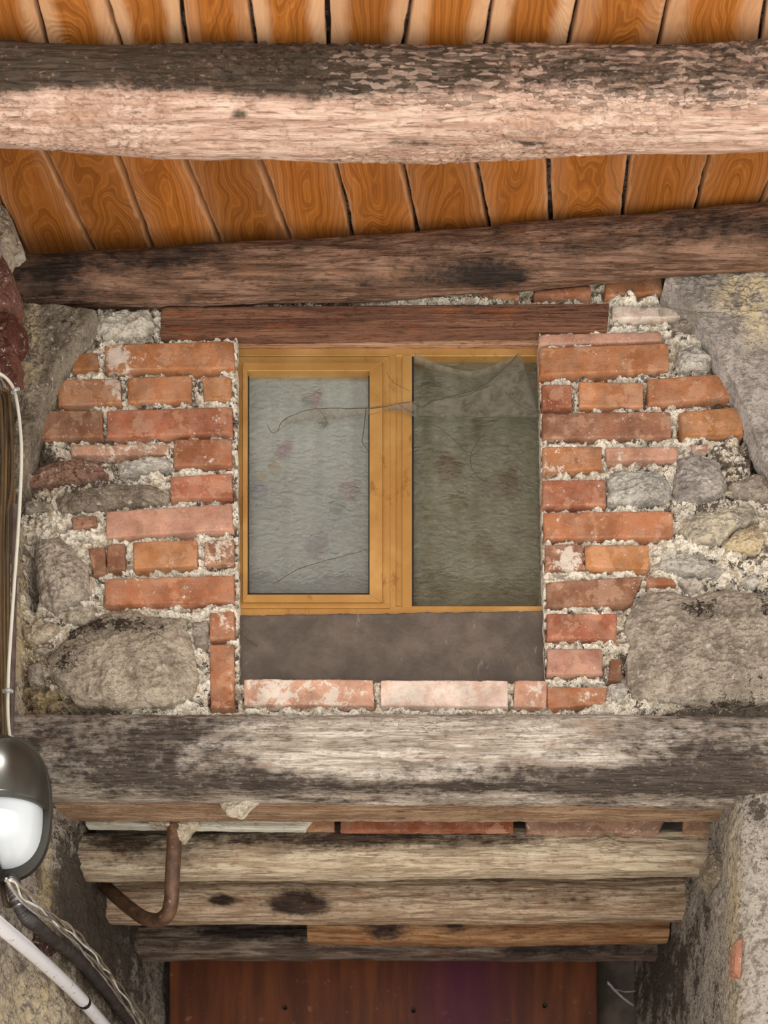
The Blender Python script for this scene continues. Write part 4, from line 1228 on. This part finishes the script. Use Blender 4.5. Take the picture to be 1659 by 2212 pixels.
rlo = bpy.data.objects.new('pane_fill_light', rl)
link(rlo)
rlo.location = (-0.26, 3.12, EYE + 2.03)
xs = np.linspace(wX(488, sCur), wX(1200, sCur), 140)
zs = np.linspace((VY - 1246) * sCur / 1000, (VY - 735) * sCur / 1000, 40)
XX, ZZ = np.meshgrid(xs, zs, indexing='ij')
yf = F * sCur / 1000 + 0.006 * np.sin(XX * 75 + 1.2 * np.sin(XX * 23)) + 0.003 * np.sin(XX * 160) + 0.004
hem = 0.012 * np.sin(XX * 30)
tt = (ZZ - zs[0]) / (zs[-1] - zs[0])
ZZ = ZZ + hem * (1 - tt)
v = np.stack([XX.ravel(), yf.ravel(), ZZ.ravel() + EYE], 1)
cur = mk('curtain', v, grid_faces(140, 40), M_cur)
sd_ = cur.modifiers.new('thickness', 'SOLIDIFY')
sd_.thickness = 0.0012
tag(cur, 'white curtain printed with pink flowers hanging behind the frosted window', 'curtain')

# ---------------------------------------------------------------- cobwebs
wm = Mat('cobweb_dust')
wm.out((0.10, 0.085, 0.07), 0.95, None, 0.05)
M_web = wm.m
fm = Mat('cobweb_film')
fm.out((0.26, 0.23, 0.18), 0.95, None, 0.05)
tr_ = fm.nt.nodes.new('ShaderNodeBsdfTransparent')
mx = fm.nt.nodes.new('ShaderNodeMixShader')
nz = fm.noise(scale=60, detail=6, rough=0.7)
fm.set(mx, 0, fm.math('MULTIPLY', fm.step(nz, 0.3, 0.75), 0.55))
fm.nt.links.new(tr_.outputs[0], mx.inputs[1])
fm.nt.links.new(fm.b.outputs[0], mx.inputs[2])
fm.nt.links.new(mx.outputs[0], fm.nt.nodes['Material Output'].inputs[0])
M_film = fm.m
def strands(name, lines, s, parent, r=0.0006, mat=None):
    for q_, (pts, w) in enumerate(lines):
        path = smooth_path([P(x, y, s if len(k) == 0 else k[0]) for x, y, *k in pts], 40)
        path = path + 0.0012 * np.stack([pn(path * 60 + 5.0 * k) for k in range(3)], 1)
        t = np.linspace(0, 1, 40)
        v, f = tube_vf(path, r * w * (0.7 + 0.6 * np.abs(pn(np.stack([t * 9 + q_ * 3.7, t, t], 1)))), 6)
        mk(name, v, f, mat or M_web, parent)
def film(name, top, bot, s, parent, thick=0.0006):
    a = smooth_path([P(x, y, s) for x, y in top], 30)
    b = smooth_path([P(x, y, s) for x, y in bot], 30)
    t = np.linspace(0, 1, 6)
    g = a[:, None] * (1 - t)[None, :, None] + b[:, None] * t[None, :, None]
    g[:, :, 1] += 0.004 * np.sin(t * math.pi)[None]
    o = mk(name, g.reshape(-1, 3), grid_faces(30, 6), M_film, parent)
    o.modifiers.new('thickness', 'SOLIDIFY').thickness = thick
    return o
sw1 = 1.0085
web = empty('cobweb', P(840, 900, sw1))
tag(web, 'dusty grey cobweb strung across both panes of the gold window', 'cobweb')
strands('web_strand', [([(602, 930), (588, 935), (578, 918)], 1.0), ([(600, 930), (612, 908), (650, 890), (700, 882), (800, 882), (860, 872), (890, 868)], 1.3), ([(890, 868), (912, 880), (930, 868), (970, 858), (1010, 848), (1050, 830), (1085, 800), (1120, 765)], 2.0),
                        ([(912, 880), (950, 862), (1000, 856), (1060, 832)], 1.5), ([(893, 902), (950, 925), (1000, 970), (1018, 1002)], 1.0), ([(1128, 895), (1085, 902), (1050, 930), (1025, 965), (1016, 992), (1024, 1020), (1045, 1038), (1080, 1046)], 1.4),
                        ([(1000, 900), (1080, 902), (1165, 904)], 1.0), ([(590, 1262), (640, 1232), (700, 1212), (800, 1186)], 1.1), ([(790, 884), (786, 930), (783, 955), (796, 975)], 1.6),
                        ([(835, 805), (850, 825), (886, 845)], 0.8), ([(860, 872), (890, 892)], 0.9), ([(1090, 845), (1110, 865), (1140, 885), (1166, 890)], 0.9), ([(690, 885), (706, 910), (700, 925)], 0.9)], sw1, web)
film('web_film', [(612, 908), (650, 890), (700, 882), (800, 882)], [(602, 930), (640, 912), (700, 908), (800, 896)], sw1, web)
film('web_film', [(800, 880), (850, 872), (900, 866)], [(800, 896), (850, 886), (900, 902)], sw1, web)
film('web_film', [(905, 870), (1010, 846), (1085, 800), (1125, 765)], [(905, 898), (1010, 902), (1100, 900), (1166, 900)], sw1, web)
film('web_film', [(895, 762), (960, 790), (1030, 800), (1120, 765)], [(895, 785), (960, 805), (1040, 815), (1130, 780)], sw1, web)
web2 = empty('cobweb', P(1510, 675, 0.968))
tag(web2, 'thin olive cobweb sheet across the stone arch at the upper right', 'cobweb')
film('web_film', [(1420, 655), (1470, 658), (1510, 668), (1560, 682), (1600, 680)], [(1425, 685), (1480, 680), (1510, 682), (1560, 690), (1600, 682)], 0.968, web2)
strands('web_strand', [([(1500, 672), (1540, 686), (1590, 684), (1620, 674)], 0.7), ([(1440, 664), (1500, 674), (1560, 676)], 0.7)], 0.968, web2)
web3 = empty('cobweb', P(530, 1375, 1.008))
tag(web3, 'small wispy cobweb in the left corner of the brown sill', 'cobweb')
strands('web_strand', [([(514, 1352, 1.003), (524, 1372, 1.006), (556, 1396, 1.0095)], 1.6), ([(514, 1362, 1.003), (526, 1382, 1.006), (552, 1392, 1.0095)], 1.2), ([(516, 1346, 1.003), (530, 1376, 1.006), (548, 1398, 1.0095)], 0.8)], 1.006, web3)
web4 = empty('cobweb', P(1340, 2150, 1.47))
tag(web4, 'white wisps of cobweb on the dark wall right of the brown panel', 'cobweb')
M_wisp = mat_plain('white_web', (0.5, 0.5, 0.48), 0.9)
strands('web_strand', [([(1312, 2120), (1340, 2150), (1368, 2172)], 1.6), ([(1320, 2134), (1350, 2142), (1384, 2140)], 1.0), ([(1312, 2124), (1345, 2156), (1362, 2168)], 1.2)], 1.472, web4, r=0.0016, mat=M_wisp)

# ================================================================= LEFT SIDE: red rubble, cables, lamp, conduits
for poly, col, tn, s_, bl in (([(-60, 470), (6, 440), (24, 470), (30, 520), (10, 560), (-60, 560)], srgb(176, 164, 146), 0.1, 0.962, 18), ([(24, 540), (44, 520), (52, 548), (36, 566), (22, 562)], srgb(184, 176, 160), 0.0, 0.972, 10),
                              ([(-60, 560), (6, 552), (26, 590), (34, 622), (26, 650), (8, 690), (-60, 700)], srgb(118, 84, 74), 0.2, 0.958, 22), ([(-60, 690), (12, 676), (46, 690), (44, 712), (26, 745), (-60, 750)], srgb(104, 66, 56), 0.3, 0.960, 18),
                              ([(-60, 748), (24, 742), (38, 770), (36, 800), (10, 812), (-60, 812)], srgb(108, 72, 62), 0.3, 0.962, 16)):
    stone('rubble_stone', poly, s_, bl, MS, wl, col, tn, depth=0.10, amp=1.1, jag=1.4)
for poly, col, s_ in (([(60, 1990), (96, 1996), (110, 2030), (90, 2058), (64, 2040)], srgb(84, 66, 58), 1.02), ([(92, 2040), (124, 2056), (120, 2088), (96, 2080)], srgb(92, 72, 62), 1.06)):
    stone('rubble_stone', poly, s_, 10, MS, wl, col, 0.15, depth=0.08, amp=0.8)

CT = [srgb(98, 78, 52), srgb(80, 64, 46), srgb(124, 98, 62), srgb(72, 60, 48), srgb(108, 90, 66), srgb(66, 56, 50)]
cmats = [mat_plain('cable_sheath_%d' % k, c, 0.55, var=0.15) for k, c in enumerate(CT)]
M_wcab = mat_plain('white_cable_sheath', srgb(226, 224, 208), 0.45, var=0.05)
names = ['dark tan', 'brown', 'ochre', 'dull brown', 'sandy', 'grey brown']
ncab = 10
for k in range(ncab):
    xb = 3 + k * 3.4
    s_ = 0.952 + 0.0042 * k
    wob = [random.uniform(-3, 3) for _ in range(6)]
    pts = [P(-30, 836 + k * 2.2, s_ - 0.012), P(xb - 6 + wob[0], 846 + k * 2.5, s_), P(xb + 2 + wob[0], 890 + k * 3, s_), P(xb + wob[1], 1010, s_), P(xb + wob[2] - 1, 1150, s_), P(xb + wob[3] - 3, 1300, s_), P(xb * 0.75 + wob[4], 1450, s_), P(xb * 0.6 + 4, 1600, s_ - 0.004)]
    if k == 6:
        pts = [P(-20, 842, s_ - 0.016), P(14, 846, s_ - 0.012), P(20, 880, s_ - 0.012), P(26, 990, s_ - 0.012), P(24, 1060, s_ - 0.012), P(10, 1130, s_ - 0.012), P(0, 1190, s_ - 0.012), P(-12, 1260, s_ - 0.012)]
    o = tube('cable', pts, 0.0034 + 0.0008 * random.random(), cmats[k % 6], n=90, seg=10, jitter=0.0012)
    where = 'leftmost' if k == 0 else ('rightmost' if k == ncab - 1 else ('crossing over the others' if k == 6 else ['', 'second from the left', 'third from the left', 'fourth from the left', 'fifth from the left', 'sixth from the left', '', 'third from the right', 'second from the right'][k]))
    tag(o, '%s electric cable in the bundle on the left wall, %s' % (names[k % 6], where), 'cable', 'brown cables on the left wall')
wc = tube('cable', [P(-30, 800, 0.94), P(0, 808, 0.945), P(18, 822, 0.948), P(31, 845, 0.95), P(40, 890, 0.95), P(46, 960, 0.95), P(45, 1040, 0.95), P(39, 1150, 0.95), P(31, 1260, 0.95), P(24, 1360, 0.95), P(18, 1460, 0.95), P(17, 1540, 0.95), P(22, 1605, 0.95)], 0.0035, M_wcab, n=120, seg=12)
tag(wc, 'thin white cable curving down in front of the brown cable bundle', 'cable')
M_clip = mat_plain('clear_clip', srgb(196, 200, 204), 0.3, 0.3)
cl = tube('cable_clip', [P(27, 848, 0.946), P(33, 842, 0.943), P(40, 840, 0.946)], 0.0035, M_clip, n=10)
tag(cl, 'small shiny clip holding the white cable at its bend', 'clip')
zt = tube('cable_tie', [P(9, 1493, 0.946), P(17, 1491, 0.942), P(25, 1493, 0.946)], 0.0042, M_clip, n=10)
tag(zt, 'small pale cable tie round the white cable above the lamp', 'cable tie')
pipe = tube('plastic_pipe', [P(30, 1092, 0.984), P(27, 1250, 0.984), P(24, 1420, 0.984), P(20, 1600, 0.984)], 0.0095, mat_plain('brown_pipe', srgb(98, 82, 76), 0.5), n=30, seg=14)
tag(pipe, 'dull brown pipe running behind the cables above the lamp', 'pipe')

# --- bulkhead lamp, facing out from the left wall (+X)
LY, LZ, LX0 = 2.60, 0.977, -0.848
LD, LA, LBz = 0.110, 0.086, 0.138
M_lamp = mat_plain('dark_grey_lamp_metal', srgb(66, 64, 58), 0.30, 0.35, var=0.1, scale=14, bump=0.05)
M_diff = mat_plain('opal_glass', srgb(206, 212, 216), 0.16, 0.0, 0.5, var=0.01, bump=0.0)
lamp = empty('wall_lamp', (LX0, LY, LZ + EYE))
tag(lamp, 'oval dark grey bulkhead lamp with a hooded top and white glass below', 'lamp')
def dome(name, th0, th1, sc, mat, nth=48, nt=24, tmin=0.0, xs=1.0):
    th = np.linspace(th0, th1, nth)
    t = np.linspace(tmin, 1, nt) * math.pi / 2
    vs = []
    for a in th:
        for u in t:
            r = np.cos(u) ** 0.62
            vs.append((LX0 + 0.016 + (LD - 0.016) * sc * xs * np.sin(u) ** 0.9, LY + LA * sc * r * math.cos(a), LZ + EYE + LBz * sc * r * math.sin(a)))
    return mk(name, np.array(vs), grid_faces(nth, nt)[:, ::-1], mat, lamp)
dome('diffuser', 0, 2 * math.pi, 0.90, M_diff, 96, 30)
hd = dome('hood', -0.02, math.pi + 0.02, 0.975, M_lamp, 60, 30)
hd.modifiers.new('thickness', 'SOLIDIFY').thickness = 0.004
th = np.linspace(0, 2 * math.pi, 96, endpoint=False)
prof = [(0.0, 1.05), (0.012, 1.06), (0.020, 1.03), (0.024, 0.97), (0.020, 0.90), (0.0, 0.90)]
vs = np.array([(LX0 + a, LY + LA * b * math.cos(t), LZ + EYE + LBz * b * math.sin(t)) for a, b in prof for t in th])
mk('base_ring', vs, grid_faces(len(prof), 96, True)[:, ::-1], M_lamp, lamp)
def fin(name, plane, r0, r1, hw):
    u = np.linspace(-math.pi / 2, math.pi / 2, 70)
    vs, n = [], len(u)
    for k in u:
        r = np.cos(k)
        for sc in (r0, r1):
            for w in (-hw, hw):
                c_ = np.sign(np.sin(k)) * abs(np.sin(k)) ** 0.80
                X_ = LX0 + 0.012 + (LD - 0.012) * sc * abs(r) ** 0.80
                if plane == 'z':
                    vs.append((X_, LY + w, LZ + EYE + LBz * sc * c_))
                else:
                    vs.append((X_, LY + LA * sc * c_, LZ + EYE + w))
    f = []
    for i in range(n - 1):
        a, b = 4 * i, 4 * i + 4
        for p, q2 in ((0, 1), (1, 3), (3, 2), (2, 0)):
            f.append((a + p, a + q2, b + q2, b + p))
    return bevel(mk(name, np.array(vs), f, M_lamp, lamp, smooth=False), 0.0015)
fin('guard', 'z', 0.86, 1.06, 0.008)
fin('guard', 'y', 0.93, 1.03, 0.006)

# --- conduits along the left wall of the passage
M_chrome = Mat('bright_conduit')
n = M_chrome.noise(scale=60, detail=5)
M_cond = M_chrome.out(M_chrome.mix(M_chrome.step(n, 0.6, 0.75), srgb(240, 240, 244), srgb(150, 134, 122)), 0.18, None, 0.9, 0.1)
def XP(x, y, X):
    s = X * 1000 / (x - VX)
    return P(x, y, s)
pc = [XP(x, y, -0.778) for x, y in ((-60, 1948), (0, 2000), (80, 2068), (160, 2142), (235, 2226), (330, 2330))]
cond = empty('metal_conduit', pc[1])
tag(cond, 'bright silver metal conduit running diagonally at the lower left', 'conduit')
tube('conduit_tube', pc, 0.0155, M_cond, cond, n=60, seg=24)
g0 = XP(178, 2162, -0.778)
g1 = XP(182, 2166, -0.778)
tube('conduit_joint', [g0, g1], 0.0163, M_black, cond, n=3, seg=24)

pr = np.array([XP(26, 1880, -0.82), XP(30, 1925, -0.80), XP(50, 1972, -0.785), XP(95, 2014, -0.782), XP(160, 2066, -0.780), XP(215, 2124, -0.778), XP(262, 2186, -0.778), XP(310, 2246, -0.778)])
path = smooth_path(pr, 420)
L = np.concatenate([[0], np.cumsum(np.linalg.norm(np.diff(path, axis=0), axis=1))])
rad = 0.0135 + 0.0016 * np.sin(L * 2 * math.pi / 0.0075) + 0.0035 * np.clip(pn(np.stack([L * 14, L, L], 1)), -0.3, 1)
v, f = tube_vf(path, rad, 18)
M_corr = mat_plain('dark_tape', srgb(66, 60, 58), 0.38, var=0.25, scale=50)
cor = mk('corrugated_conduit', v, f, M_corr)
tag(cor, 'dark taped corrugated conduit beneath the loose silvery wires', 'conduit')
wcols = [mat_plain('wire_silver', srgb(212, 208, 202), 0.32, 0.6), mat_plain('wire_grey', srgb(150, 142, 132), 0.4, 0.2), mat_plain('wire_tan', srgb(140, 122, 98), 0.5), mat_plain('wire_white', srgb(222, 220, 210), 0.4)]
wn = ['shiny silver', 'grey', 'tan', 'white']
wl_ = ['lowest', 'second lowest', 'third from below', 'middle', 'third from the top', 'second from the top', 'topmost']
for k in range(7):
    dy = -16 - 4.2 * k
    pts = []
    for j, (x, y) in enumerate([(18, 1900), (24, 1935), (60, 1975), (110, 2012), (170, 2066), (222, 2128), (268, 2196), (312, 2262)]):
        w_ = 0 if j < 1 else dy
        pts.append(XP(x + random.uniform(-3, 3) - w_ * 0.45, y + w_ * 0.7 + random.uniform(-4, 4), -0.764 - 0.002 * (k % 3)))
    o = tube('wire', pts, 0.0024, wcols[k % 4], n=130, seg=8, jitter=0.006 + 0.0012 * k)
    tag(o, 'thin %s wire, %s of the strands on the taped conduit' % (wn[k % 4], wl_[k]), 'wire', 'loose wires over the taped conduit')
tc = tube('cable', [XP(6, 1895, -0.84), XP(8, 1935, -0.83), XP(16, 1955, -0.825), XP(28, 1948, -0.825), XP(34, 1920, -0.83), XP(38, 1900, -0.835)], 0.006, cmats[1], n=60)
tag(tc, 'thick brown cable looping out below the lamp', 'cable')

for o in bpy.data.objects:
    if '_world' in o:
        del o['_world']
